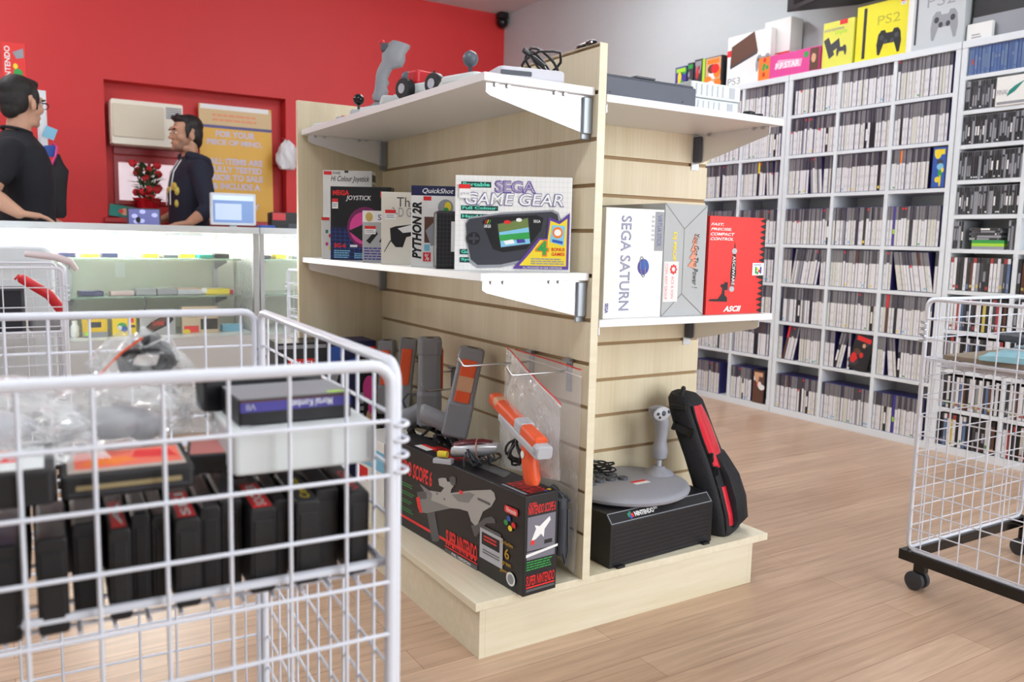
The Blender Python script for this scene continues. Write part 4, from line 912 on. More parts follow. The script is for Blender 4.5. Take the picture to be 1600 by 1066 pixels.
for a, c in (((.84, .42, .87, .49), M_GREEN), ((.93, .42, .96, .49), M_VIOL), ((.87, .45, .9, .48), M_YPRINT), ((.9, .43, .93, .46), M_RPRINT), ((.87, .41, .9, .44), M_GREEN)): pr.rect(*a, c)
pr.build('front_print', e)
pr = rside(sz); pr.rect(0, 0, 1, 1, M_BCARD); pr.build('side_print', e)

# upper right shelf
sz = (.28, .2, .055)
e = empty('game_console', 'dark grey slab console on the upper right shelf of the display stand', 'game console', (1.209, 1.55, ZR+.0003), R(-1))
MB().rbox((0, 0, .004), (.28, .2, .05), .006, mat('slate_plastic', (86, 90, 104), .5, var=.04), axis='z').build('lower_shell', e)
MB().box((.006, .006, .05), (.274, .194, .056), M_DGREY).build('lid', e, .002)
b = MB()
for x in (.02, .26):
    for y in (.02, .18): b.box((x-.008, y-.008, 0), (x+.008, y+.008, .0045), M_BLACK)
for i, x in enumerate((.02, .26)): bb = MB(); bb.box((x-.008, .012, 0), (x+.008, .028, .0045), M_BLACK); bb.build('foot', e); bb = MB(); bb.box((x-.008, .172, 0), (x+.008, .188, .0045), M_BLACK); bb.build('foot', e)
b = MB(); [b.tube([(x, -.0005, .014), (x, .001, .014)], .0022, M_BLACK, 8) for x in (.012, .235)]; b.build('screw', e)
MB().box((.09, .004, .0562), (.15, .05, .06), M_DGREY).build('cartridge_lid', e)
for k, (x, z, w) in enumerate(((1.497, 0, .175), (1.503, .0395, .17))):
    e = empty('console_unit', ['lower white console unit beside the dark grey slab console', 'upper white console unit stacked beside the dark grey slab console'][k], 'game console', (x, 1.585-.005*k, ZR+.0003+z), R(-2))
    MB().rbox((0, 0, 0), (w, .15, .0385), .004, M_CREAM).build('case_shell', e); b = MB()
    for i in range(6): b.box((.015+i*.018, -.0008, .006), (.019+i*.018, .0005, .033), M_LGREY)
    b.build('vent_ribs', e); MB().box((w-.04, -.001, .006), (w-.022, .0005, .033), M_LGREY).build('port_cover', e)
for k, x in enumerate((1.692, 1.725)):
    e = empty('power_adapter', ['small black plug lying beside the white console units', 'small black plug at the right end of the upper shelf'][k], 'adapter', (x, 1.56, ZR+.0003), R(20+30*k))
    MB().rbox((-.016, -.012, 0), (.016, .012, .017-.004*k), .005, M_BLACK).build('plug_body', e); MB().tube([(.012, .004, .006), (.03, .02, .004), (.04, .05, .004)], .003, M_BLACK, 6).build('lead', e)

# ------------------------------------------------------------ right side: on the plinth
e = empty('console_case', 'black ribbed console carrying case with a grey outlined name strip', 'case', (1.246, 1.5165, ZP), R(3.2))
w, d, h = .366, .255, .134
b = MB(); b.prism([(0, 0), (d, 0), (d, h), (.022, h), (0, h-.024)], 0, w, M_BCARD, 'x'); b.build('case_body', e, .0015)
b = MB()
for i in range(9): b.box((.012, -.001, .008+i*.0105), (w-.012, .0006, .0115+i*.0105), mat('ribbed_black', (30, 30, 38), .4))
b.build('front_ribs', e)
nv = Vector((0, -.024, .022)).normalized()
pr = Print((0, -.0002, h-.024), (1, 0, 0), (0, .022, .024), w, .0325)
pr.rects([(.01, .06, .99, .12), (.01, .88, .99, .94), (.01, .06, .016, .94), (.984, .06, .99, .94)], M_GPRINT); pr.text('NINTENDO', .24, .3, .42, .7, M_WPRINT, bold=.05); pr.text('64', .425, .5, .46, .85, M_WPRINT)
for u, v, c in ((.19, .5, M_GREEN), (.205, .62, M_TEAL), (.2, .35, M_BLUE), (.22, .45, M_RPRINT)): pr.rect(u-.012, v-.16, u+.008, v+.16, c)
pr.build('name_strip', e)
pr = Print((0, .022, h+.0003), (1, 0, 0), (0, 1, 0), w, d-.022); sticker(pr, .36, .0, .1, .1); pr.build('price_sticker', e)
for x in (.03, w-.03): MB().box((x-.012, -.012, 0), (x+.012, .0, .006), M_BCARD).build('foot_tab', e, .001)
# joystick on the case
ze = ZP+h+.0008
e = empty('arcade_joystick', 'pale grey disc-shaped joystick controller lying on the black carrying case', 'joystick', (1.42, 1.668, ze))
def disc(rx, ry, z, n=48, cut=.125, ycut=None):
    return [(rx*math.cos(2*PI*i/n), max(-9, min(cut, ry*math.sin(2*PI*i/n))), z) for i in range(n)]
M_JG = mat('pale_grey_joystick', (152, 153, 164), .5)
b = MB(); b.loft([disc(.162, .148, 0), disc(.172, .158, .006), disc(.174, .16, .013), disc(.170, .156, .02), disc(.16, .147, .024)], M_JG); b.build('base_disc', e)
MB().loft([disc(.168, .154, -.0003), disc(.168, .154, .0)], M_RPRINT)
b = MB(); b.loft([[(x+.13*1+.0, y+.02, z) for x, y, z in [(.036*k*math.cos(2*PI*i/20), .036*k*math.sin(2*PI*i/20), zz) for i in range(20)]] for k, zz in ((1.25, .022), (1.05, .03), (.6, .036), (.42, .045))], M_JG); b.build('stick_collar', e)
MB().tube([(.13, .02, .03), (.131, .02, .085)], .007, M_LGREY, 10).build('stick_rod', e)
b = MB()
def hr(x, y, z, a, c, tl=0): return [(x+a*math.cos(t), y+c*math.sin(t), z+tl*a*math.cos(t)) for t in [2*PI*i/16 for i in range(16)]]
b.loft([hr(.131, .02, .062, .008, .008), hr(.131, .02, .068, .019, .019), hr(.132, .02, .085, .022, .022), hr(.131, .02, .1, .021, .02), hr(.132, .02, .112, .017, .017), hr(.134, .02, .135, .0175, .018), hr(.134, .02, .155, .019, .02), hr(.131, .02, .172, .021, .024), hr(.124, .02, .186, .025, .024), hr(.114, .02, .2, .026, .02), hr(.112, .02, .212, .024, .016), hr(.114, .02, .216, .014, .01)], M_JG)
hd = b.build('stick_handle', e)
b = MB(); b.ell((.113, -.002, .198), (.03, .008, .02), M_LGREY); b.build('button_face', hd)
for x, z, r_ in ((.113, .2, .0075), (.094, .2, .0045), (.132, .203, .0045), (.1, .19, .0035)): MB().ell((x, -.009, z), (r_, .004, r_), M_DGREY).build('thumb_button', hd)
k = 0
for row, (n, y) in enumerate(((4, .055), (4, .02))):
    for i in range(n):
        x = -.115+.036*i+.008*row; yy = y+.01*math.sin(i*1.1)
        MB().lathe([(.0135, .0238), (.0135, .029), (.012, .031), (0, .0312)], M_DGREY, c=(x, yy, 0), n=16).build('push_button', e)
pr = Print((-.0, -.04, .0242), (1, 0, 0), (0, 1, 0), .05, .03); pr.rect(0, 0, 1, 1, M_WPRINT); pr.rect(0, .55, 1, 1, M_RPRINT); pr.build('price_sticker', e)
cable_bundle('cable', e, (-.03, .1, .042), .04, 6, M_BLACK, .0025, 21, (1.3, .6, .35))
# soft bag
e = empty('console_bag', 'black soft carrying bag with shiny red panels leaning beside the disc joystick', 'bag', (1.705, 1.592, ZP), R(-65))
def sq(cx, cy, z, hx, hy, p=3.5, n=28, tx=0):
    out = []
    for i in range(n):
        t = 2*PI*i/n; c, s_ = math.cos(t), math.sin(t)
        out.append((cx+hx*math.copysign(abs(c)**(2/p), c), cy+hy*math.copysign(abs(s_)**(2/p), s_), z+tx*c))
    return out
def wl(dx, dy):   # shop axes to the bag's own axes
    c_, s_ = math.cos(R(65)), math.sin(R(65)); return (dx*c_-dy*s_, dx*s_+dy*c_)
prof = []
for z, dx, dy, hx, hy in ((.0, 0, 0, .034, .062), (.012, 0, 0, .042, .07), (.06, -.003, .008, .045, .072), (.13, -.012, .028, .046, .072), (.2, -.024, .052, .046, .07), (.27, -.038, .08, .045, .068), (.33, -.049, .1, .043, .064), (.36, -.054, .108, .04, .058), (.374, -.056, .112, .03, .046)):
    a_ = wl(dx, dy); prof.append((z, a_[0], a_[1], hx, hy))
M_FAB = mat('black_nylon', (24, 24, 30), .7, var=.25, vscale=(300, 300, 300), bump=.6)
b = MB(); b.loft([sq(x, y, z, a, c, tx=-.006) for z, x, y, a, c in prof], M_FAB); b.build('bag_body', e)
# red panels on the right-hand face, with seam piping
M_RVIN = mat('red_vinyl', (214, 32, 52), .22, coat=.5)
def panel(zs, m, off, y0, y1, name):
    b = MB(); rings = []
    for z in zs:
        # interpolate profile
        for k in range(len(prof)-1):
            if prof[k][0] <= z <= prof[k+1][0]:
                t = (z-prof[k][0])/(prof[k+1][0]-prof[k][0]); x, y, a, c = [prof[k][j]*(1-t)+prof[k+1][j]*t for j in (1, 2, 3, 4)]; break
        k0 = c*.95
        def sx(v): return x+a*max(0, 1-abs(v/c)**3.5)**(1/3.5)
        ya, yb_ = y0(z)*c, y1(z)*c
        rings.append([(sx(ya+(yb_-ya)*i/6)+off*(1 if 0 < i < 6 else .2), y+ya+(yb_-ya)*i/6, z-.006) for i in range(7)])
    vs = [p for r_ in rings for p in r_]; fs = [(j*7+i, j*7+i+1, (j+1)*7+i+1, (j+1)*7+i) for j in range(len(rings)-1) for i in range(6)]
    b.add(vs, fs, m, True); return b.build(name, e)
zz = [.19+.015*i for i in range(12)]
panel(zz, M_RVIN, .004, lambda z: -.7+max(0, (z-.33))*2, lambda z: .5-max(0, .25-z)*4-max(0, z-.3)*6, 'upper_red_panel')
panel([.035+.015*i for i in range(8)], M_RVIN, .003, lambda z: -.6, lambda z: -.1, 'lower_red_panel')
def onx(z, v, off=0):   # point on the bag's broad face (local +x) at height z, v from -1 (left in view) to 1
    for k in range(len(prof)-1):
        if prof[k][0] <= z <= prof[k+1][0]: break
    t = (z-prof[k][0])/(prof[k+1][0]-prof[k][0]); x, y, a, c = [prof[k][j]*(1-t)+prof[k+1][j]*t for j in (1, 2, 3, 4)]
    return Vector((x+a*max(0, 1-abs(v)**3.5)**(1/3.5)+off, y+v*c, z))
b = MB(); b.loft([[onx(z, v*.95, o_) for v, o_ in ((-.35, 0), (-.3, .018*k), (.0, .03*k), (.5, .03*k), (.85, .02*k), (.9, 0))]+[onx(z, .85, -.005), onx(z, -.3, -.005)] for z, k in ((.02, .3), (.04, .9), (.1, 1.1), (.16, 1), (.2, .5), (.215, .2))], M_FAB); b.build('side_pocket', e)
b = MB(); b.tube([onx(z, -.82, .001) for z in [.01+.01*i for i in range(35)]], .0024, M_BLACKG, 6); b.build('seam_piping', e)
def ony(z, u): 
    for k in range(len(prof)-1):
        if prof[k][0] <= z <= prof[k+1][0]: break
    t = (z-prof[k][0])/(prof[k+1][0]-prof[k][0]); x, y, a, c = [prof[k][j]*(1-t)+prof[k+1][j]*t for j in (1, 2, 3, 4)]
    return Vector((x+u*a, y-c*max(0, 1-abs(u)**3.5)**(1/3.5), z))
p_ = ony(.285, -.1); T = Matrix.Translation(p_) @ Matrix.Rotation(R(18), 4, 'Y')
b = MB(); b.rbox((-.026, -.01, -.009), (.026, .004, .009), .004, M_BLACK, axis='y', T=T); b.box((-.03, -.012, -.011), (-.02, .003, .011), M_BLACKG, T=T); b.box((.02, -.012, -.013), (.03, .003, .013), M_BLACKG, T=T); b.build('strap_buckle', e, .001)
p_ = ony(.345, 0); MB().rbox((p_.x-.02, p_.y-.01, .338), (p_.x+.025, p_.y+.006, .354), .003, M_BLACK, axis='x').build('strap', e)
c_ = onx(.37, 0); b = MB(); b.tube([(c_.x-.05, c_.y+.03, .366), (c_.x-.045, c_.y+.02, .385), (c_.x-.03, c_.y-.02, .388), (c_.x-.03, c_.y-.035, .366)], .007, M_FAB, 8); b.build('carry_handle', e)
for z in (.215, .18): p_ = onx(z, -.75, .003); MB().rbox((p_.x-.003, p_.y-.006, z-.014), (p_.x+.006, p_.y+.006, z+.012), .002, M_BLACKG, axis='x').build('zip_pull', e)

# ------------------------------------------------------------ upper left shelf
e = empty('flight_joystick', 'grey flight-stick style joystick with moulded grip, tallest on the upper left shelf', 'joystick', (.985, 2.32, ZU+.0003), R(-28))
b = MB(); b.rbox((-.085, -.07, 0), (.085, .07, .02), .012, M_LGREY); b.loft([[(.07*k*math.cos(t), .06*k*math.sin(t), z) for t in [2*PI*i/20 for i in range(20)]] for k, z in ((1, .018), (.8, .034), (.45, .042), (.34, .05))], M_GREY); b.build('base', e)
def fr_(x, z, a, c): return [(x+a*math.cos(t), c*math.sin(t), z-.25*a*math.cos(t)) for t in [2*PI*i/16 for i in range(16)]]
b = MB(); b.loft([fr_(-.0, .045, .012, .012), fr_(.0, .052, .026, .022), fr_(-.002, .065, .026, .022), fr_(-.004, .075, .019, .018), fr_(0, .088, .0205, .018), fr_(-.002, .098, .0175, .017), fr_(.002, .112, .02, .018), fr_(0, .124, .0175, .017), fr_(.006, .14, .019, .018), fr_(.012, .152, .019, .018), fr_(.03, .162, .03, .022), fr_(.034, .18, .034, .024), fr_(.038, .198, .03, .022), fr_(.05, .214, .03, .018), fr_(.056, .222, .026, .016)], M_GREY); hb = b.build('grip', e)
MB().rbox((-.002, -.014, .196), (.018, .014, .218), .004, M_DGREY, axis='y').build('trigger_housing', hb); MB().ell((.0, 0, .222), (.009, .008, .007), M_REDP).build('red_button', hb)
def ball_stick(label, loc, m, hgt, r_, basem, bw=.07, group=None):
    e = empty('arcade_joystick', label, 'joystick', loc, R(-20), group)
    MB().rbox((-bw, -.055, 0), (bw, .055, .022), .01, basem).build('base', e); MB().lathe([(.03, .021), (.022, .026), (.009, .03), (.006, .036)], M_DGREY, n=16).build('collar', e)
    MB().tube([(0, 0, .03), (0, 0, hgt)], .0045, M_DGREY, 8).build('stick_rod', e); MB().ell((0, 0, hgt), r_, m).build('ball_top', e)
    for i in range(3): MB().lathe([(.009, .0215), (.009, .026), (0, .027)], [M_REDP, M_CREAM, M_CREAM][i], n=12, c=(-.045+.012*i, -.035, 0)).build('button', e)
ball_stick('small joystick with a glossy black ball top, far end of the upper left shelf', (.985, 2.50, ZU+.0003), M_BLACKG, .083, .0175, M_LGREY)
ball_stick('joystick with a grey ball top in the middle of the upper left shelf', (.945, 2.055, ZU+.0003), mat('slate_ball', (92, 100, 112), .35), .078, .0165, M_CREAM)
ball_stick('joystick with a larger grey ball top near the toy kart', (.962, 1.745, ZU+.0003), mat('slate_ball', (92, 100, 112), .35), .076, .0185, M_CREAM)
for k, (y, x, w) in enumerate(((2.62, .93, .07), (2.2, .925, .05), (1.66, .905, .05))):
    e = empty('game_pad', ['pale flat controller at the far left corner of the upper shelf', 'pale flat controller between the flight stick and the grey ball joystick', 'pale flat controller at the near end of the upper left shelf'][k], 'game controller', (x, y, ZU+.0003), R(-75))
    MB().rbox((-.06, -.028, 0), (.06, .028, .019), .014, M_CREAM).build('shell', e, .003); MB().box((-.045, -.007, .019), (-.025, .007, .021), M_DGREY).build('direction_pad', e)
    for i in range(2): MB().lathe([(.007, .0188), (.007, .022), (0, .0225)], M_REDP, n=12, c=(.025+.018*i, 0, 0)).build('button', e)
e = empty('toy_kart', 'small white toy kart with black wheels on the upper left shelf', 'toy', (.945, 1.90, ZU+.0003), R(-75))
b = MB(); b.rbox((-.075, -.035, .015), (.075, .035, .04), .012, M_CREAM); b.rbox((-.07, -.03, .04), (-.03, .03, .075), .01, M_REDP); b.build('kart_body', e, .003)
for x in (-.055, .055):
    for y in (-.045, .045):
        T = Matrix.Translation((x, y, .0265)) @ Matrix.Rotation(R(90), 4, 'X')
        o = MB().lathe([(.012, -.012), (.024, -.012), (.0265, -.008), (.0265, .008), (.024, .012), (.012, .012)], M_BLACK, T=T, n=24).build('wheel', e); MB().lathe([(0, -.0135), (.012, -.0135), (.012, .0135), (0, .0135)], M_LGREY, T=T, n=16).build('hub', o)
MB().tube([(.02, 0, .04), (.0, 0, .07)], .003, M_BLACK, 6).build('steering_column', e)
e = empty('game_console', 'flat pale grey console at the near corner of the upper left shelf', 'game console', (1.02, 1.60, ZU+.0003), R(-12))
MB().rbox((-.085, -.07, 0), (.07, .07, .027), .012, mat('pale_console', (206, 206, 216), .45)).build('case_shell', e, .003); MB().box((-.03, -.02, .027), (.05, .05, .031), M_LGREY).build('lid', e, .002)
MB().rbox((-.08, -.0712, .008), (-.01, -.069, .018), .002, M_DGREY, axis='y').build('port_slot', e)
e = empty('cable_coil', 'coiled black cable lying on the pale grey console', 'cable', (1.065, 1.615, ZU+.0325))
cable_bundle('coil', e, (0, -.01, .022), .045, 4, M_BLACK, .003, 31, (1.2, .9, .6)); MB().tube([(-.04, 0, .05), (-.02, 0, .04), (.01, -.01, .018)], .006, M_BLACK, 8).build('plug', e)
e = empty('sunglasses', 'dark glossy eyewear resting on top of the centre panel edge', 'glasses', (1.159, 1.56, 1.3665), R(80))
MB().ell((-.02, 0, .006), (.02, .012, .0065), M_BLACKG).build('lens', e); MB().ell((.022, 0, .006), (.02, .012, .0065), M_BLACKG).build('lens', e); MB().tube([(-.04, .008, .004), (.0, .01, .007), (.042, .008, .004)], .002, M_CHROME, 6).build('frame', e)
# ------------------------------------------------------------ wire dump bins
def wire_bin(label, xr, yf, w, d, rz, H=.80, mesh=.058, shelf_z=.585, rims=.0062, wr=.0022, zb=.112, casters=True, springs=True):
    """root on the floor below the front right corner; the bin runs to -x and +y"""
    e = empty('wire_bin', label, 'wire bin', (xr, yf, 0), rz)
    def frame(P0, U, L, name):
        P0 = Vector(P0); U = Vector(U); b = MB(); r = .022
        def pt(u, z): return P0+U*u+Vector((0, 0, z))
        pts = []
        for cu, cz, a0 in ((L-r, H-r, 0), (r, H-r, 90), (r, zb+r, 180), (L-r, zb+r, 270)):
            for k in range(5): t = R(a0+90*k/4); pts.append(pt(cu+r*math.cos(t), cz+r*math.sin(t)))
        b.tube(pts, rims, M_WIRE, 10, closed=True)
        fr_ = b.build(name, e); b = MB()
        us = [L-.048-mesh*.985*k for k in range(int((L-.06)/(mesh*.985))+1)]; zs = [H-mesh*k for k in range(1, int((H-zb)/mesh)+1)]
        N = U.cross(Vector((0, 0, 1)))
        for u in us: b.tube([pt(u, zb+.002), pt(u, H-.002)], wr, M_WIRE, 6)
        for z in zs: b.tube([pt(.002, z)+N*wr*1.7, pt(L-.002, z)+N*wr*1.7], wr, M_WIRE, 6)
        b.build('wire_grid', fr_)
        return fr_
    g = .008
    frame((-w+g, 0, 0), (1, 0, 0), w-2*g, 'front_panel'); frame((0, g, 0), (0, 1, 0), d-2*g, 'side_panel')
    frame((-g, d, 0), (-1, 0, 0), w-2*g, 'back_panel'); frame((-w, d-g, 0), (0, -1, 0), d-2*g, 'side_panel')
    b = MB(); i_ = .012; z = shelf_z
    fr_ = [(-w+i_, i_, z), (-i_, i_, z), (-i_, d-i_, z), (-w+i_, d-i_, z)]
    b.tube(fr_, .005, M_WIRE, 8, closed=True)
    for y in frange(i_+.03, d-.03, mesh): b.tube([(-w+i_, y, z-.0215), (-i_, y, z-.0215)], wr, M_WIRE, 6)
    for x in frange(.04, w-.03, mesh*.5): b.tube([(-x, i_, z-.0175), (-x, d-i_, z-.0175)], wr, M_WIRE, 6)
    b.build('wire_shelf', e)
    if springs:
        for cx, cy in ((0, 0), (0, d), (-w, 0), (-w, d)):
            b = MB()
            for k in range(4):
                for zc in (H-.062-.0165*k,):
                    b.tube([(cx+.009*math.cos(t)+.001*math.copysign(1, cx+.01), cy+.009*math.sin(t), zc+.0014*math.sin(t)) for t in [2*PI*i/14 for i in range(14)]], .0022, M_CHROME if cy else M_WIRE, 6, closed=True)
            b.build('joining_rings', e)
    b = MB(); t = .024
    for a, c in (((-w-.012, -.012, .084), (.012, t-.012, .112)), ((-w-.012, d-t+.012, .084), (.012, d+.012, .112)), ((-w-.012, t-.012, .084), (-w+t-.012, d-t+.012, .112)), ((-t+.012, t-.012, .084), (.012, d-t+.012, .112))): b.box(a, c, M_BLACKG)
    b.build('base_frame', e, .001)
    if casters:
        for cx, cy in ((-.03, .03), (-w+.03, .03), (-.03, d-.03), (-w+.03, d-.03)):
            c = MB(); c.rbox((cx-.014, cy-.016, .05), (cx+.014, cy+.016, .084), .006, M_BLACKG); c = c.build('caster', e)
            for s_ in (-1, 1):
                T = Matrix.Translation((cx+s_*.013, cy+.008, .0262)) @ Matrix.Rotation(R(90), 4, 'Y')
                MB().lathe([(0, -.009), (.02, -.009), (.026, -.006), (.026, .006), (.02, .009), (0, .009)], mat('dark_caster_rubber', (58, 60, 66), .5), T=T, n=24).build('wheel', c)
    return e
BZ = R(-2.8)
wire_bin('white wire bin in the left foreground, full of black game cartridges', .352, .782, .66, .645, BZ)
wire_bin('white wire bin at the right edge with a black wheeled base', 2.69, .665, .60, .61, R(-.5), H=.80, mesh=.052, shelf_z=.64, rims=.0048, wr=.0018, zb=.115)
wire_bin('white wire bin farther back at the left, in front of the lit display counter', .212, 3.30, .62, .5, R(-1), H=.80, mesh=.068, shelf_z=.575, rims=.005, wr=.002)

# cartridges standing in the near bin
def bin_pt(u, v, z):   # metres along the bin from its front right corner
    return Vector((.352, .782, 0))+Matrix.Rotation(BZ, 3, 'Z') @ Vector((-u, v, z))
M_CART = mat('cartridge_black', (27, 27, 30), .5, var=.1, bump=.15, vscale=(400, 400, 400))
CZ = .5705
def cart(label, x0, x1, y, z0=CZ, h=.1, d=.1, lab=None, txt=None, lean=0, group=None, tc=M_WPRINT):
    """upright cartridge; x given in the world at the bin's front"""
    w = x1-x0; e = empty('game_cartridge', label, 'game cartridge', (x0, y, z0), group=group, rot=(R(3)+lean, 0, BZ))
    b = MB(); b.rbox((.0005, 0, 0), (w-.0005, d, h), .004, M_CART, axis='y', n=3); b.build('shell', e, .002)
    MB().box((.004, -.0012, .008), (w-.004, .001, h*.86), M_CART).build('front_rib', e, .0008)
    if lab:
        pr = Print((.004, .004, h+.0002), (1, 0, 0), (0, 1, 0), w-.008, d*.72); pr.rect(0, 0, 1, 1, lab)
        if txt: pr.text(txt, .25, .06, .78, .94, tc, turn=90, bold=.02)
        pr.build('end_label', e)
    return e
LB = [('red', M_RPRINT, 'SOCCER', M_WPRINT), ('yellow-lettered', M_INK, 'Pitfall', M_YPRINT), ('red-lettered', M_BCARD, 'TENNIS', M_RPRINT), ('red', M_RPRINT, 'SKI', M_WPRINT)]
cart('black cartridge with a red end label in white lettering, under the cream box', .204, .2305, .810, h=.090, lab=LB[0][1], txt=LB[0][2])
cart('black cartridge with yellow lettering on its end, front of the near bin', .250, .276, .810, h=.091, lab=M_DPRINT, txt='Combat', tc=M_YPRINT)
cart('black cartridge with magenta-red lettering nearest the right corner of the near bin', .306, .330, .810, h=.092, lab=M_BCARD, txt='VIDEO', tc=M_RPRINT)
cart('black cartridge with a small red label standing under the flat orange-labelled cartridge', .134, .158, .811, h=.091, lab=M_RPRINT, txt='SKI')
cart('thin black cartridge pushed forward below the middle of the flat orange-labelled cartridge', .077, .097, .812, h=.09, lab=M_RPRINT, txt='A')
cart('black cartridge pushed forward, second from the left edge of the view', .019, .045, .810, h=.091)
cart('black cartridge pushed forward at the left edge of the view', -.02, .008, .810, h=.09, lab=M_NCARD)
i = 0
for x0, x1 in ((-.045, -.022), (.049, .075), (.0985, .116), (.1165, .133), (.16, .181), (.1815, .2025), (.232, .2485), (.278, .3045), (-.07, -.047), (-.1, -.073)):
    cart('plain black cartridge set back between the forward ones in the near bin', x0, x1, .83+.004*(i % 2), h=.09+.003*(i % 3), lab=[None, None, M_DPRINT][i % 3], group='plain black cartridges set back in the near bin'); i += 1
for k, x0 in enumerate([-.14+.027*j for j in range(17)]):
    cart('black cartridge in the second row of the near bin, behind the front row', x0, x0+.024, .955, h=.09, group='second row of cartridges in the near bin')
# flat lying ones
e = empty('game_cartridge', 'black cartridge lying flat with an orange picture label and gold connector slot', 'game cartridge', (.041, .808, .6925), group=None, rot=(R(2), 0, BZ))
w, d, h = .112, .095, .021
MB().rbox((0, 0, 0), (w, d, h), .005, M_CART).build('shell', e, .0015)
pr = Print((.006, .010, h+.0002), (1, 0, 0), (0, 1, 0), w-.012, d*.72); pr.rect(0, 0, 1, 1, mat('warm_grey_label', (176, 168, 160), .4)); pr.rect(.06, .15, .98, .95, mat('salmon_label', (232, 110, 88), .45)); pr.poly([(.1, .3), (.4, .25), (.6, .4), (.5, .6), (.2, .55)], M_OPRINT); pr.poly([(.55, .5), (.95, .4), (.9, .8), (.6, .85)], M_RPRINT); pr.build('label_print', e)
MB().box((.012, -.0008, .008), (w-.012, .002, .0125), mat('gold_contacts', (176, 164, 128), .35, .6)).build('connector_slot', e); MB().box((.006, -.0006, .004), (w-.006, .001, .006), M_DPRINT).build('lower_ridge', e)
e = empty('game_cartridge', 'black cartridge lying flat at the left edge with a white and red picture label', 'game cartridge', (-.085, .808, .693), rot=(R(3), 0, BZ))
MB().rbox((0, 0, 0), (.122, d, .03), .005, M_CART).build('shell', e, .0015)
pr = Print((.008, .012, .0302), (1, 0, 0), (0, 1, 0), .106, d*.74); pr.rect(0, 0, 1, 1, M_CREAM); pr.rect(.05, .3, .6, .9, M_INK); pr.text('POLE', .3, .35, .8, .75, M_RPRINT, bold=.05); pr.poly([(.5, .6), (.8, .9), (.55, .95)], M_OPRINT); pr.build('label_print', e)
e = empty('cartridge_box', 'small reddish cartridge lying flat behind the orange-labelled one', 'game cartridge', (.155, .86, .688), rot=(0, 0, R(-12)))
MB().rbox((0, 0, 0), (.06, .08, .02), .004, M_CART).build('shell', e, .001); pr = Print((.004, .004, .0202), (1, 0, 0), (0, 1, 0), .052, .07); pr.rect(0, 0, 1, 1, mat('dusty_pink_label', (196, 120, 116), .5)); pr.build('label_print', e)
# cream box with two cases on it
e = empty('console_unit', 'cream-white flat box lying on the cartridges at the right of the near bin', 'game console', (.19, .812, .6935), rot=(0, 0, R(-4)))
MB().rbox((0, 0, 0), (.146, .15, .043), .006, M_CREAM).build('case_shell', e, .002)
b = MB()
for i in range(7): b.box((.012, .02+.018*i, .043), (.022, .03+.018*i, .0445), M_LGREY)
b.build('vent_ribs', e); MB().box((.136, -.0006, .006), (.1375, .001, .037), M_LGREY).build('seam', e)
e = empty('cardboard_box', 'plain dark box carrying the cream box in the near bin', 'box', (.2, .90, .5795+.1045), rot=(0, 0, R(-4)))
MB().rbox((0, 0, 0), (.12, .06, .008), .003, M_BCARD).build('box_body', e)
e = empty('cartridge_case', 'grey and black plastic cartridge case with a blue spine stripe, resting upside down', 'game case', (.203, .838, .7372), rot=(0, 0, R(-1)))
MB().rbox((0, 0, 0), (.118, .085, .027), .003, M_BLACK).build('case_shell', e, .001); MB().box((.001, .001, .027), (.117, .084, .0282), M_GREY).build('lid_face', e)
pr = Print((0, -.0002, 0), (1, 0, 0), (0, 0, 1), .118, .027); pr.rect(.01, .52, .99, .9, M_VIOL); pr.text('Mortal Kombat', .45, .58, .82, .86, M_WPRINT, turn=180); pr.text('VII', .06, .6, .14, .84, M_LGREY, turn=180); pr.rect(.01, .9, .99, .97, M_BROWN); pr.build('spine_print', e)
pr = Print((0, 0, .0283), (1, 0, 0), (0, 1, 0), .118, .085); pr.poly([(.78, .02), (.99, .02), (.92, .14), (.8, .14)], M_LIME); pr.build('marker_patch', e)
e = empty('cartridge_case', 'black plastic cartridge case behind the blue-striped one on the cream box', 'game case', (.188, .925, .7372), rot=(0, R(-1), R(8)))
MB().rbox((0, 0, 0), (.14, .03, .036), .003, M_BLACK).build('case_shell', e, .001); MB().box((.004, .003, .036), (.136, .027, .037), M_DGREY).build('lid_face', e)

def crumple(name, label, cat, c, r, seed, m=M_FILMD, amp=.25, extra=None, nu=34, nv=22, flat=.0):
    rr = random.Random(seed); ph = [rr.uniform(0, 6.28) for _ in range(12)]
    e = empty(name, label, cat, c); b = MB(); b.ell((0, 0, 0), r, m, nu=nu, nv=nv)
    for i, v in enumerate(b.v):
        t = math.atan2(v.y, v.x); z = v.z/r[2]
        k = 1+amp*(.5*math.sin(3*t+4*z+ph[0])+.4*abs(math.sin(5*t-6*z+ph[1]))+.3*math.sin(9*t+7*z+ph[2])*math.cos(5*z+ph[3])+.25*abs(math.sin(8*z+3*t+ph[4])))
        b.v[i] = Vector((v.x*k, v.y*k, max(-r[2]*.8, v.z*(k**.5)*(1+.3*amp*math.sin(7*t+ph[5])))))
    b.build('bag_film', e); return e
e = crumple('plastic_bag', 'crumpled clear plastic bag around a grey controller in the middle of the near bin', 'bag', (.098, .955, .735), (.062, .075, .038), 3)
b = MB(); b.ell((0, -.01, -.004), (.045, .034, .017), M_GREY); b.ell((-.03, -.02, -.008), (.02, .022, .016), M_GREY); b.ell((.03, -.02, -.008), (.02, .022, .016), M_GREY); c_ = b.build('game_controller'); c_.location = e.location; tag(c_, 'grey game controller inside the crumpled clear bag of the near bin', 'game controller')
e = crumple('plastic_bag', 'clear plastic bag with orange sealed edge standing up around black cables', 'bag', (.135, 1.02, .765), (.045, .05, .045), 8, amp=.35)
MB().tube([(-.05, -.02, .0), (-.02, -.035, .035), (.0, -.04, .05)], .0014, M_ORANGE, 6).build('sealed_edge', e)
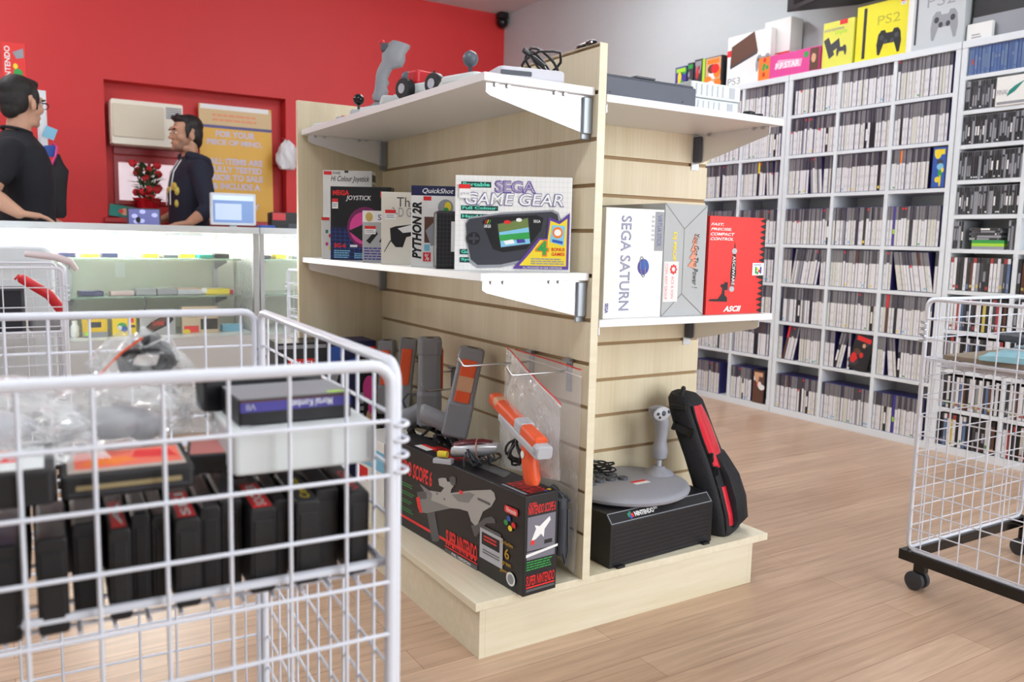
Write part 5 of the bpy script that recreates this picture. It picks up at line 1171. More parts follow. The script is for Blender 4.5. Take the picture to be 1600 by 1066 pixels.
b = MB(); b.tube([(.0, -.02, .035), (.03, -.03, .05), (.045, -.01, .02)], .001, M_WPRINT, 6); b.build('bag_crease', e)
o = cable_bundle('cable_coil', None, (0, 0, 0), .026, 7, M_BLACK, .0042, 41, (1, 1, .8)); o.location = (.142, 1.0, .787); tag(o, 'coil of thick black cable standing out of a clear bag in the near bin', 'cable')
e = crumple('plastic_bag', 'wide crumpled clear plastic bag with orange seam at the left of the near bin', 'bag', (-.03, .93, .745), (.085, .075, .04), 12, amp=.3)
MB().tube([(-.08, -.02, .02), (-.03, -.04, .045), (.02, -.04, .048), (.055, -.03, .04)], .0016, M_ORANGE, 6).build('sealed_edge', e)
b = MB(); b.ell((0, 0, 0), (.06, .045, .018), M_LGREY); b.ell((-.03, -.02, .008), (.022, .016, .01), M_DGREY); c_ = b.build('game_controller'); c_.location = (-.03, .93, .738); tag(c_, 'pale grey game controller inside the wide clear bag at the left', 'game controller')
film_bag('plastic_bag', 'flat shiny clear film bag lying before the crumpled bags in the near bin', 'bag', ((-.02, .92, .738), (.07, .915, .738), (.085, .83, .722), (.0, .83, .720)), th=.008, wob=.006, seed=13, m=M_FILMD, zip_edge=False)
film_bag('plastic_bag', 'torn corner of clear film sticking up between the cable coil and the cream box', 'bag', ((.155, 1.0, .755), (.195, .98, .758), (.2, .9, .72), (.15, .92, .72)), th=.006, wob=.008, seed=17, m=M_FILMD, zip_edge=False)

# right bin: cardboard tray with folders and a console
zs = .646
e = empty('cardboard_tray', 'brown cardboard sheet with a white edge on the shelf of the right wire bin', 'box', (2.38, .96, zs)); MB().box((-.27, -.27, 0), (.27, .27, .012), mat('brown_cardboard', (150, 136, 118), .8, var=.05)).build('board', e, .001)
e = empty('plastic_folder', 'light blue translucent plastic packet lying on the cardboard in the right wire bin', 'packet', (2.32, 1.0, zs+.0125), R(12))
b = MB(); vs = []; n = 10
for j in range(n+1):
    for i in range(n+1): vs.append((-.2+.4*i/n, -.17+.34*j/n, .012+.018*math.sin(PI*i/n)*math.sin(PI*j/n)+.003*math.sin(i*2.1+j)))
b.add(vs+[(x, y, .0) for x, y, z in vs], [(j*(n+1)+i, j*(n+1)+i+1, (j+1)*(n+1)+i+1, (j+1)*(n+1)+i) for j in range(n) for i in range(n)]+[tuple(reversed([q+(n+1)**2 for q in (j*(n+1)+i, j*(n+1)+i+1, (j+1)*(n+1)+i+1, (j+1)*(n+1)+i)])) for j in range(n) for i in range(n)], mat('pale_blue_film', (160, 212, 228), .25), True)
for k in range(n):
    o_ = (n+1)**2
    for q in (((k, k+1)), ): b.f += [[k, k+1, k+1+o_, k+o_], [n*(n+1)+k+1, n*(n+1)+k, n*(n+1)+k+o_, n*(n+1)+k+1+o_], [(k+1)*(n+1), k*(n+1), k*(n+1)+o_, (k+1)*(n+1)+o_], [k*(n+1)+n, (k+1)*(n+1)+n, (k+1)*(n+1)+n+o_, k*(n+1)+n+o_]]; b.m += [0]*4; b.sm += [False]*4
b.build('film', e)
e = empty('game_console', 'dark slate flat console lying on the blue packet in the right wire bin', 'game console', (2.40, 1.06, zs+.0455), R(-14)); MB().rbox((-.14, -.1, 0), (.14, .1, .022), .012, M_DGREY).build('case_shell', e, .002); MB().box((-.1, -.06, .022), (.08, .06, .026), M_BLACK).build('lid', e, .002)

# ------------------------------------------------------------ lit display counter
CX0, CX1, CY, CZT = -1.6, 1.073, 4.0, .965
M_GLASS = clear_film('cabinet_glass', fac=.1, rough=.02)
M_CBACK = mat('counter_lining', (226, 226, 214), .5)
def counter(label, x0, x1, lit, brx, extra=False):
    e = empty('display_counter', label, 'counter', ((x0+x1)/2, CY, 0)); o = -(x0+x1)/2
    def bx(n, a, c, m, bev=.001): return MB().box((a[0]+o, a[1], a[2]), (c[0]+o, c[1], c[2]), m).build(n, e, bev)
    bx('base_cabinet', (x0, .005, 0), (x1, .47, .455), mat('counter_base_white', (214, 214, 216), .45)); bx('top_board', (x0-.0, -.012, .935), (x1, .5, CZT), M_WHITE)
    bx('back_panel', (x0, .455, .455), (x1, .47, .935), M_CBACK); bx('corner_post', (x1-.026, -.004, 0), (x1, .03, .935), M_ALU); bx('corner_post', (x0, -.004, .455), (x0+.02, .02, .935), M_ALU)
    bx('end_panel', (x1-.01, .03, .455), (x1, .455, .935), M_GLASS if not extra else M_WHITE); bx('front_glass', (x0+.02, .0, .457), (x1-.026, .005, .935), M_GLASS, 0)
    for z in (.805, .63):
        sh = bx('glass_shelf', (x0+.03, .13, z), (x1-.05, .43, z+.008), mat('green_shelf_glass', (170, 196, 180), .1, trans=.6), .0005)
        for x in brx:
            b = MB(); b.prism([(.44, z-.001), (.44, z-.055), (.2, z-.012), (.2, z-.001)], x+o-.003, x+o+.003, M_STEEL, 'x'); b.build('bracket', sh)
    for x in brx: bx('shelf_upright', (x-.012, .44, .46), (x+.012, .455, .93), M_ALU)
    if lit:
        for (a, c) in lit:
            f = bx('lamp_housing', (a, .17, .915), (c, .23, .934), M_WHITE)
            MB().tube([(a+o+.02, .2, .905), (c+o-.02, .2, .905)], .013, mat('fluorescent_tube', (255, 255, 246), .5, emit=110), 12).build('tube', f)
    return e
counter('long white display counter with lit glass front and two glass shelves', CX0, CX1, ((-1.5, -.75), (-.62, .10), (.14, .86)), (-1.0, .30, .97))
counter('second display counter past the aluminium post, seen beside the wooden display stand', CX1+.006, 2.6, ((1.25, 1.95),), (1.16, 2.0))
def on_shelf(name, label, cat, x, y, z, w, d, h, m, rz=0, tilt=0, m2=None, group=None):
    e = empty(name, label, cat, (x, y, z), group=group, rot=(tilt, 0, rz)); MB().rbox((-w/2, -d/2, 0), (w/2, d/2, h), .005, m).build('shell', e, .001)
    pr = Print((-w/2+.006, -d/2+.006, h+.0003), (1, 0, 0), (0, 1, 0), w-.012, d-.012); pr.rect(0, 0, 1, 1, m2 or m); pr.lines(.1, .1, .9, .9, 3, M_WPRINT); pr.build('label_print', e)
    return e
row1 = [(.215, M_DGREY, M_DGREY, 'dark green'), (.285, M_NCARD, M_OPRINT, 'navy and orange'), (.372, M_YEL, M_GREEN, 'yellow and green'), (.452, M_NCARD, M_VIOL, 'navy'), (.54, M_LGREY, M_CARD, 'pale grey'), (.625, M_YEL, M_YPRINT, 'yellow'), (.71, M_DGREY, M_DGREY, 'dark grey'), (.79, M_YEL, M_OPRINT, 'amber'), (.87, M_TEAL, M_GREEN, 'green'), (.95, M_BLACK, M_DGREY, 'black')]
for i, (x, m, m2, cn) in enumerate(row1): on_shelf('boxed_cartridge', '%s game pack lying on the upper glass shelf of the counter, %s' % (cn, 'left of the post' if i == 0 else 'number-free cover up') if 0 else '%s game pack on the upper glass shelf of the lit counter' % cn, 'game pack', x, CY+.24, .8135, .068, .1, .017+.004*(i % 2), m, R(random.uniform(-8, 8)), 0, m2)
row2 = [('boxed_cartridge', 'navy game pack at the left of the lower glass shelf', 'game pack', .37, .1, M_NCARD, M_VIOL, .02), ('handheld_console', 'pinkish grey handheld console on the lower glass shelf', 'handheld console', .50, .1, mat('pinkish_grey', (190, 168, 168), .5), None, .02),
        ('handheld_console', 'left one of two olive grey handheld consoles with a hanging lead', 'handheld console', .60, .09, M_GREY, M_GPRINT, .03), ('handheld_console', 'right one of two olive grey handheld consoles beside the orange game', 'handheld console', .695, .09, M_GREY, M_LGREY, .03),
        ('handheld_game', 'orange and white handheld game on the lower glass shelf', 'handheld game', .80, .12, M_LGREY, M_OPRINT, .026), ('handheld_game', 'yellow handheld game at the right of the lower glass shelf', 'handheld game', .92, .12, M_YEL, M_YPRINT, .026)]
for n_, l_, c_, x, w, m, m2, h in row2: on_shelf(n_, l_, c_, x, CY+.24, .6385, w, .09, h, m, R(random.uniform(-6, 6)), 0, m2)
o = MB().ell((0, 0, .0), (.016, .016, .016), M_WPRINT).build('white_ball'); o.location = (.862, CY+.2, .6555); tag(o, 'small white ball between the orange and yellow handheld games', 'ball')
o = MB().rbox((-.025, -.02, 0), (.025, .02, .018), .008, M_REDP).build('red_case'); o.location = (.985, CY+.25, .6385); tag(o, 'small red case at the right end of the lower glass shelf', 'case')
o = MB().tube([(0, 0, 0), (.002, 0, -.03), (-.004, 0, -.07)], .004, M_DGREY, 6).build('lead'); o.location = (.585, CY+.12, .64); tag(o, 'short dark lead hanging from the lower glass shelf', 'cable')
def deckbox(label, x0, x1, h, m, fn, d=.05):
    e = empty('boxed_game', label, 'boxed game', (x0, CY+.13, .4555)); w = x1-x0; MB().box((0, 0, 0), (w, d, h), m).build('box_body', e, .001); pr = Print((0, -.0003, 0), (1, 0, 0), (0, 0, 1), w, h); fn(pr); pr.build('front_print', e)
YC = mat('golden_card', (224, 186, 40), .5)
deckbox('golden box with a small grey screen picture on the floor of the lit counter', .325, .425, .112, YC, lambda p: (p.rect(.3, .4, .75, .62, M_DPRINT), p.rect(0, 0, 1, .22, M_GPRINT), p.circ(.15, .15, .1, .08, M_LIME), p.text('GAME', .3, .75, .75, .88, M_OPRINT)))
deckbox('bright yellow box with an orange title and small vehicles pictured', .445, .545, .114, mat('yellow_card2', (236, 206, 50), .5), lambda p: (p.text('WORLD', .15, .72, .85, .92, M_OPRINT, bold=.04), p.circ(.4, .4, .2, .16, M_GREEN), p.circ(.5, .3, .14, .12, M_BLUE), p.circ(.3, .35, .1, .1, M_WPRINT), p.rect(.7, .35, .95, .45, M_BROWN), p.rect(.72, .55, .9, .72, M_RPRINT)))
deckbox('grey box picturing a tilted black handheld game with a red face', .56, .715, .118, M_GCARD, lambda p: (p.poly([(.2, .12), (.14, .3), (.3, .5), (.75, .85), (.9, .82), (.95, .6), (.8, .4), (.35, .1)], M_INK), p.poly([(.24, .2), (.22, .32), (.35, .48), (.7, .72), (.78, .6), (.66, .42), (.36, .2)], M_BROWN), p.text('GAME', .35, .38, .68, .56, M_RPRINT), p.rect(.05, .8, .3, .95, M_RPRINT)))
deckbox('beige box with a dark square screen pictured at its right', .745, .91, .128, mat('beige_card', (206, 188, 160), .6), lambda p: (p.rect(.5, .15, .98, .55, M_INK), p.rect(.05, .05, .45, .3, M_RPRINT), p.circ(.12, .1, .1, .08, M_YPRINT), p.text('retro', .15, .6, .4, .75, M_BROWN)))
o = MB().rbox((0, 0, 0), (.1, .05, .035), .004, M_LBLUE).build('teal_box'); o.location = (.935, CY+.16, .4555); tag(o, 'small teal box at the right end of the counter floor', 'box')
o = MB().lathe([(.012, 0), (.018, .01), (.018, .05), (.01, .06), (.012, .075), (0, .078)], M_CARD, n=16).build('white_bottle'); o.location = (.295, CY+.15, .4555); tag(o, 'small white bottle left of the golden box in the lit counter', 'bottle')
o = MB().box((0, 0, 0), (.045, .001, .075), M_WPRINT).build('price_card'); o.location = (.50, CY+.45, .71); tag(o, 'small white paper card stuck on the counter back panel', 'card')
o = MB().rbox((0, 0, 0), (.06, .08, .022), .004, M_YEL).build('yellow_cartridge'); o.location = (1.21, CY+.2, .8135); tag(o, 'yellow cartridge on the shelf of the second counter', 'game cartridge')
for k, x in enumerate((1.13, 1.3)): o = MB().rbox((0, 0, 0), (.06, .09, .016), .004, M_DGREY).build('cartridge'); o.location = (x, CY+.2, .8135); tag(o, ['dark cartridge left of the yellow one in the second counter', 'dark cartridge right of the yellow one in the second counter'][k], 'game cartridge')

wire_bin('white wire bin standing in the gap between the counter and the wooden display stand', 1.75, 3.22, .62, .5, R(1), H=.78, mesh=.06, shelf_z=.57, rims=.005, wr=.0019)
for k, (z, h) in enumerate(((.556, .07), (.6265, .06), (.687, .045))):
    o = MB().rbox((-.26, -.18, 0), (.26, .18, h), .006, [M_CARD, M_WHITE, M_LGREY][k]).build('flat_box', None, .002); o.location = (1.44, 3.47, z); tag(o, ['lowest', 'middle', 'topmost'][k]+' of three flat pale boxes in the bin behind the wooden display stand', 'box')
# things in the farther bin at the left
zb2 = .5605
e = empty('speaker_box', 'black upright box standing in the farther left bin', 'speaker', (.0, 3.42, zb2), R(-2)); MB().rbox((-.12, 0, 0), (.088, .1, .165), .008, M_DGREY).build('cabinet', e); MB().box((-.11, -.002, .01), (.078, 0, .155), mat('speaker_cloth', (40, 42, 50), .8)).build('grille', e)
e = empty('toy_bat', 'bright red plastic tube leaning diagonally in the farther left bin', 'toy', (.155, 3.40, .70)); MB().tube([(-.085, 0, .062), (-.075, 0, .06), (.01, 0, .0), (.045, 0, -.055), (.05, 0, -.06)], [.008, .017, .018, .018, .01], M_REDP, 14).build('tube', e); MB().tube([(-.09, 0, .066), (-.085, 0, .062)], .012, M_REDP, 12).build('end_cap', e)
e = empty('toy_bat', 'white plastic tube sticking out over the right rim of the farther left bin', 'toy', (.2, 3.6, .80)); MB().tube([(-.1, 0, .04), (.0, 0, .03), (.05, 0, .012), (.07, 0, -.02)], [.01, .014, .014, .009], mat('pinkish_white_plastic', (222, 208, 212), .4), 12).build('tube', e)
e = empty('game_console', 'grey flat console with a round disc lid in the farther left bin', 'game console', (.10, 3.52, zb2)); MB().rbox((-.0, -.07, 0), (.1, .07, .06), .02, M_GREY).build('case_shell', e, .004); MB().lathe([(.045, .058), (.045, .064), (.0, .066)], M_LGREY, c=(.05, 0, 0)).build('disc_lid', e)
for k, (x, y, w, h, m, l_) in enumerate(((-.02, 3.66, .12, .02, M_YEL, 'yellow'), (.12, 3.7, .07, .03, M_BLACK, 'black'), (-.3, 3.5, .12, .12, M_LGREY, 'tall pale grey'))): o = MB().rbox((0, 0, 0), (w, .1, h), .006, m).build('game_accessory'); o.location = (x, y, zb2); tag(o, '%s plastic accessory box lying in the farther left bin' % l_, 'accessory')
e = empty('white_tub', 'big white round-cornered plastic panel standing behind the farther left bin', 'plastic tub', (-.1, 3.88, 0)); MB().rbox((-.25, -.02, .3), (.31, .02, .865), .05, M_WHITE, axis='y', n=6).build('panel', e); b = MB(); b.box((-.2, -.03, 0), (.26, .03, .3), M_WHITE); b.build('stand', e, .004)

# ------------------------------------------------------------ behind the counter
M_DESK = mat('desk_white', (206, 206, 204), .5)
e = empty('service_desk', 'white service desk behind the display counter', 'desk', (1.3, 5.35, 0))
MB().box((-1.0, -.3, .925), (.9, .3, .955), M_DESK).build('desk_top', e, .002)
for x in (-.97, .85): MB().box((x-.02, -.28, 0), (x+.02, .28, .925), M_DESK).build('side_panel', e, .001)
MB().box((-.95, .25, .3), (.83, .27, .925), M_DESK).build('back_board', e)
dz = .9555
e = empty('monitor', 'white-bezelled monitor with a pale blue screen facing the shop', 'monitor', (1.25, 5.2, dz), R(-4))
MB().rbox((-.135, 0, .03), (.13, .03, .222), .008, M_WHITE, axis='y').build('bezel', e, .001); M_SCR = mat('lit_screen_blue', (110, 140, 190), .3, emit=.4)
pr = Print((-.12, -.0004, .045), (1, 0, 0), (0, 0, 1), .235, .162); pr.rect(0, 0, 1, 1, M_SCR); pr.rect(0, .82, 1, 1, mat('lit_screen_pale', (190, 206, 230), .3, emit=.5)); pr.rect(.05, .1, .7, .7, mat('lit_screen_white', (170, 186, 214), .3, emit=.5)); pr.build('screen', e)
MB().rbox((-.05, -.04, 0), (.05, .08, .012), .01, M_WHITE).build('stand', e); MB().box((-.02, .03, .01), (.02, .045, .1), M_WHITE).build('stand_neck', e)
e = empty('laptop', 'small dark laptop with a violet picture on its screen in front of the flowers', 'laptop', (.77, 5.15, dz), R(4))
MB().rbox((-.095, 0, 0), (.09, .14, .014), .006, M_DGREY).build('keyboard_base', e); MB().rbox((-.095, .135, .012), (.09, .145, .115), .006, M_DGREY, axis='y').build('screen_lid', e, .001)
pr = Print((-.085, .1346, .02), (1, 0, 0), (0, 0, 1), .165, .088); sc = mat('lit_screen_violet', (96, 100, 160), .3, emit=.4); pr.rect(0, 0, 1, 1, sc); [pr.circ(random.random()*.8+.1, random.random()*.7+.15, .1, .14, mat('lit_screen_lilac', (170, 176, 220), .3, emit=.5)) for _ in range(5)]; pr.circ(.3, .3, .08, .2, M_INK); pr.build('screen', e)
e = empty('cash_register', 'black and red box-shaped device at the right end of the service desk', 'device', (1.6, 5.25, dz), R(-5)); MB().rbox((-.11, 0, 0), (.1, .12, .12), .01, M_BLACK, axis='y').build('housing', e, .002); MB().box((-.1, -.002, .07), (-.02, 0, .115), M_REDP).build('red_front', e); MB().box((0, -.002, .02), (.08, 0, .05), M_DGREY).build('drawer', e)
o = MB().rbox((-.05, -.03, 0), (.05, .03, .035), .012, M_BLUE).build('blue_device'); o.location = (1.43, 5.15, dz); tag(o, 'small blue object right of the monitor', 'device')
# window air conditioner
e = empty('air_conditioner', 'cream window air conditioner set in the red recess', 'air conditioner', (.965, YB+.14, 1.535)); w = .235
AC = mat('ac_cream', (242, 238, 222), .5); MB().rbox((-w, -.22, 0), (w, 0, .305), .012, AC, axis='y').build('housing', e, .002)
MB().rbox((-w+.008, -.228, .05), (w-.13, -.218, .275), .012, mat('ac_beige_panel', (222, 214, 192), .6), axis='y').build('front_grille', e); b = MB()
for i in range(6): b.box((w-.115, -.226, .2+.014*i), (w-.012, -.219, .208+.014*i), M_GPRINT)
b.build('vent_louvres', e); b = MB()
for i in range(2): b.lathe([(.014, 0), (.014, .012), (0, .013)], M_DGREY, T=Matrix.Translation((w-.06, -.221, .15-.05*i)) @ Matrix.Rotation(R(90), 4, 'X'), n=16); 
o = b; MB().box((w-.115, -.224, .08), (w-.012, -.219, .18), AC).build('control_panel', e)
# poster
e = empty('poster', 'yellow shop notice with pale lettering leaning in the red recess', 'poster', (1.60, YB+.02, 1.032), rot=(R(-2), 0, 0))
w, h = .535, .855
MB().box((-w/2, 0, 0), (w/2, .006, h), mat('yellow_poster', (226, 176, 64), .45)).build('board', e)
pr = Print((-w/2, -.0004, 0), (1, 0, 0), (0, 0, 1), w, h); PB = mat('poster_band', (86, 84, 140), .5); LT = mat('lilac_lettering', (206, 196, 220), .5)
pr.rect(0, 0, 1, 1, mat('yellow_poster', (226, 176, 64), .45)); pr.rect(0, .8, 1, .975, mat('poster_cream', (216, 188, 140), .5)); pr.rect(0, .8, 1, .825, PB); pr.lines(.18, .85, .8, .93, 2, mat('pale_orange_lettering', (226, 150, 110), .5), rag=.05); pr.rect(.02, .96, .96, 1, M_WPRINT)
for t, a, c, v in (('FOR YOUR', .22, .76, .725), ('PIECE OF MIND,', .1, .86, .65), ('ALL ITEMS ARE', .12, .86, .49), ('FULLY TESTED', .13, .85, .42), ('PRIOR TO SALE', .1, .86, .35), ('& INCLUDE A', .16, .82, .275), ('WARRANTY', .2, .8, .1)): pr.text(t, a, v, c, v+.055, LT, bold=.04)
pr.build('poster_print', e)
# bouquet on the sill
e = empty('bouquet', 'bouquet of red flowers with green leaves in red wrapping on the red window sill', 'flowers', (.965, YB+.03, 1.0305)); rr = random.Random(5)
b = MB(); b.loft([[(r_*math.cos(t)*(1+.12*math.sin(5*t)), r_*math.sin(t)*(1+.12*math.sin(5*t))*.8, z) for t in [2*PI*i/30 for i in range(30)]] for r_, z in ((.03, 0), (.045, .02), (.05, .05), (.085, .13), (.095, .145))], mat('red_wrap', (206, 24, 40), .35)); b.build('wrapping', e)
for i in range(15):
    c = (rr.uniform(-.1, .08), rr.uniform(-.06, .03), rr.uniform(.15, .4)); b = MB()
    for k in range(6): t = k*1.05; b.ell((c[0]+.012*math.cos(t), c[1]+.008*math.sin(t*1.3), c[2]+.012*math.sin(t)), (.018, .013, .016), M_REDP, nu=10, nv=6)
    b.build('flower', e)
    MB().tube([(0, 0, .08), (c[0]*.5, c[1]*.5, c[2]*.6), (c[0], c[1]+.01, c[2])], .003, mat('stem_green', (60, 100, 56), .6), 5).build('stem', e)
b = MB(); LG = mat('leaf_green', (74, 110, 70), .6)
for i in range(90):
    a = rr.uniform(0, 6.3); r0 = rr.uniform(.0, .05); z0 = rr.uniform(.12, .36); l = rr.uniform(.06, .11); d = Vector((math.cos(a), math.sin(a)*.6, rr.uniform(-.2, .9))).normalized(); p = Vector((r0*math.cos(a), r0*math.sin(a)*.6-.005, z0)); s_ = d.cross(Vector((0, 0, 1))).normalized()*.02
    b.add([p, p+d*l*.5+s_, p+d*l, p+d*l*.5-s_, p+d*l*.5+Vector((0, 0, .004))], [(0, 1, 4), (1, 2, 4), (2, 3, 4), (3, 0, 4)], LG)
o = b.build('foliage', e); sd = o.modifiers.new('thick', 'SOLIDIFY'); sd.thickness = .0008
e = empty('greeting_card', 'teal card with a pink picture propped on the red window sill', 'card', (.80, YB-.02, 1.031), R(-8), rot=(R(-12), R(8), 0)); MB().box((-.1, 0, 0), (.08, .003, .085), M_TEAL).build('card_body', e); pr = Print((-.1, -.0003, 0), (1, 0, 0), (0, 0, 1), .18, .085); pr.circ(.55, .5, .14, .3, M_SKINP); pr.circ(.42, .5, .08, .2, M_RPRINT); pr.build('card_print', e)
# hanging white plastic bag beside the recess
e = crumple('plastic_bag', 'white crumpled plastic bag hanging on the wall beside the wooden display stand', 'bag', (1.93, 6.36, 1.52), (.07, .05, .115), 22, m=mat('white_film', (222, 222, 226), .3), amp=.22)
MB().tube([(0, .05, .14), (0, .1, .15), (0, .135, .15)], .004, M_CHROME, 6).build('handle_loop', e)
# open white shelf unit with boxes on top
e = empty('open_shelf', 'white open shelf unit partly hidden by the person at the left edge', 'shelf unit', (-.06, 5.62, 0))
for x in (-.36, .335):
    for y in (-.13, .13): MB().box((x-.018, y-.018, 0), (x+.018, y+.018, 1.71), M_WHITE).build('post', e, .001)
for z in (.1, .55, .98, 1.38, 1.692): MB().box((-.342, -.148, z-.018), (.317, .148, z+.018), M_WHITE).build('shelf_board', e, .001)
for k, (x0, w, l_) in enumerate(((.09, .115, 'red boxed game with a grey picture on top of the open shelf'), (-.06, .125, 'red boxed game at the left edge on top of the open shelf'))):
    e = empty('boxed_game', l_, 'boxed game', (x0, 5.53, 1.7105), R(-3)); w_ = w; MB().box((0, 0, 0), (w_, .08, .25), M_RCARD).build('box_body', e, .001)
    pr = Print((0, -.0003, 0), (1, 0, 0), (0, 0, 1), w_, .25); pr.text('NINTENDO', .1, .1, .34, .92, M_CARD, turn=90, bold=.02); pr.poly([(.45, .8), (.9, .9), (.92, .7), (.6, .66)], M_GPRINT); pr.circ(.65, .35, .2, .1, M_GREEN); pr.circ(.7, .25, .14, .08, M_OPRINT); pr.circ(.55, .5, .1, .06, M_YPRINT); pr.build('front_print', e)
for k, (z, c, s_) in enumerate(((1.50, M_LBLUE, 'pale blue'), (1.40, M_BLUE, 'blue'))): o = MB().box((-.03, -.001, -.035), (.03, .0, .03), c).build('paper_note'); o.location = (.305, 5.462, z-.02); o.rotation_euler = (0, R(20-30*k), 0); tag(o, '%s paper note taped to the post of the open shelf' % s_, 'note')
e = empty('shoulder_bag', 'black bag with a pink strap hanging on the side of the open shelf', 'bag', (.335, 5.44, 1.0)); MB().loft([[(a*math.cos(t), c*math.sin(t), z) for t in [2*PI*i/18 for i in range(18)]] for z, a, c in ((0, .02, .02), (.02, .035, .03), (.1, .036, .03), (.2, .045, .03), (.27, .055, .03), (.31, .03, .02), (.36, .012, .01))], M_FAB).build('bag_body', e); MB().tube([(-.03, -.02, .3), (-.01, -.03, .35), (.0, .0, .40), (-.02, .0, .42)], .006, M_PINK, 6).build('strap', e)
o = MB().lathe([(.02, 0), (.026, .02), (.024, .05), (.01, .06), (0, .062)], M_CARD, n=16).build('white_cup'); o.location = (.16, 5.52, 1.3985); tag(o, 'small white cup on the open shelf beside the person in the black shirt', 'cup')
o = MB().rbox((0, 0, 0), (.11, .1, .14), .01, M_GREEN).build('green_box'); o.location = (.12, 5.52, .9985); tag(o, 'green box standing on the open shelf', 'box')
# ------------------------------------------------------------ people
M_SKIN = mat('skin_light', (206, 160, 134), .55, var=.03, vscale=(30, 30, 30)); M_SKIN2 = mat('skin_tan', (192, 144, 116), .55, var=.03, vscale=(30, 30, 30))
M_HAIR = mat('dark_hair', (30, 26, 26), .6, var=.4, vscale=(160, 160, 160), bump=.7)
M_TEE = mat('black_cotton', (24, 26, 34), .85, var=.1, vscale=(40, 40, 40)); M_HOOD = mat('navy_fleece', (30, 34, 52), .85, var=.1, vscale=(40, 40, 40)); M_JEAN = mat('dark_denim', (38, 42, 60), .8, var=.1)
def blend(o, vox, smooth=4, fac=.5):
    r = o.modifiers.new('skin', 'REMESH'); r.mode = 'VOXEL'; r.voxel_size = vox; r.use_smooth_shade = True
    if smooth: s_ = o.modifiers.new('soft', 'SMOOTH'); s_.iterations = smooth; s_.factor = fac
def cap(b, p, q, r0, r1, m, n=6):
    p, q = Vector(p), Vector(q); d = (q-p); L = max(2, int(d.length/.02))
    b.tube([p.lerp(q, i/L) for i in range(L+1)], [r0+(r1-r0)*i/L for i in range(L+1)], m, 14); b.ell(p, r0, m, nu=14, nv=8); b.ell(q, r1, m, nu=14, nv=8)
def person(label, loc, heading, H, arms, skin, top, head_turn=0, sleeve=.5, hood=False, glasses=False, beard=False, lean=0):
    """arms: two (shoulder, elbow, wrist, hand direction) in root space; heading: direction the chest faces"""
    e = empty('person', label, 'person', loc); k = H/1.72
    B = Matrix.Rotation(heading, 4, 'Z') @ Matrix.Rotation(lean, 4, 'Y')
    Hd = Matrix.Translation(B @ Vector((.015, 0, 1.47*k))) @ Matrix.Rotation(heading+head_turn, 4, 'Z') @ Matrix.Scale(k, 4)
    b = MB()
    def hell(c, r, rot=None): b.ell(c, r, skin, T=Hd, nu=20, nv=14, rot=rot)
    hell((-.012, 0, .15), (.092, .074, .09)); hell((.02, 0, .105), (.072, .062, .085)); hell((.034, 0, .055), (.052, .05, .045)); hell((.072, 0, .028), (.022, .024, .018))
    hell((.083, 0, .152), (.016, .045, .014)); hell((.094, 0, .108), (.012, .009, .03), Euler((0, -.25, 0))); hell((.104, 0, .092), (.013, .015, .011)); hell((.082, 0, .062), (.014, .024, .008)); hell((.081, 0, .05), (.013, .021, .008))
    hell((.055, .045, .095), (.025, .018, .025)); hell((.055, -.045, .095), (.025, .018, .025))
    for s_ in (-1, 1): b.ell((-.008, .077*s_, .108), (.02, .010, .032), skin, T=Hd, rot=Euler((0, .15, .35*-s_))); b.ell((.01, .035*s_, .03), (.04, .022, .025), skin, T=Hd)
    n0 = B @ Vector((-.02, 0, 1.36*k)); n1 = Hd @ Vector((-.02, 0, .07)); cap(b, n0, n1, .06*k, .053*k, skin)
    cap(b, B @ Vector((-.01, 0, 1.0*k)), B @ Vector((-.01, 0, 1.3*k)), .1*k, .1*k, skin)
    fing = []
    for sh, el, wr, hd, curl in arms:
        sh, el, wr, hd = Vector(sh), Vector(el), Vector(wr), Vector(hd).normalized()
        cap(b, B @ Vector((-.01, 0, 1.28*k)), sh, .06*k, .052*k, skin); cap(b, sh, el, .05*k, .041*k, skin); cap(b, el, el.lerp(wr, .35), .041*k, .043*k, skin); cap(b, el.lerp(wr, .35), wr, .043*k, .027*k, skin)
        side = hd.cross(Vector((0, 0, 1)));
        if side.length < .2: side = hd.cross(Vector((1, 0, 0)))
        side.normalize(); dn = side.cross(hd).normalized()
        if dn.z > 0: dn = -dn
        pm = wr+hd*.05*k
        for s_ in (-.022, -.007, .008, .023): cap(b, wr+side*s_*.6*k, wr+hd*.085*k+side*s_*k, .017*k, .0125*k, skin)
        for i_, (s_, l_) in enumerate(((-.027, .062), (-.009, .074), (.009, .07), (.026, .055))):
            a0 = wr+hd*.088*k+side*s_*k; a1 = a0+(hd*math.cos(curl)+dn*math.sin(curl))*l_*.45*k+side*s_*.15; a2 = a1+(hd*math.cos(curl*2)+dn*math.sin(curl*2))*l_*.35*k; a3 = a2+(hd*math.cos(curl*2.6)+dn*math.sin(curl*2.6))*l_*.25*k
            cap(b, a0, a1, .0092*k, .0085*k, skin); cap(b, a1, a2, .0085*k, .008*k, skin); cap(b, a2, a3, .008*k, .007*k, skin)
        ts = -1 if side.dot(B.to_3x3() @ Vector((0, 1, 0)))*(1 if sh.dot(B @ Vector((0, 1, 0))) > 0 else -1) > 0 else 1
        t0 = wr+hd*.03*k+side*ts*.022*k; t1 = t0+(hd*.7+side*ts*.7)*.035*k+dn*.005; t2 = t1+(hd*.9+side*ts*.3)*.028*k+dn*.006; cap(b, t0, t1, .013*k, .0105*k, skin); cap(b, t1, t2, .0105*k, .0085*k, skin)
    body = b.build('body', e); blend(body, .0045, 3)
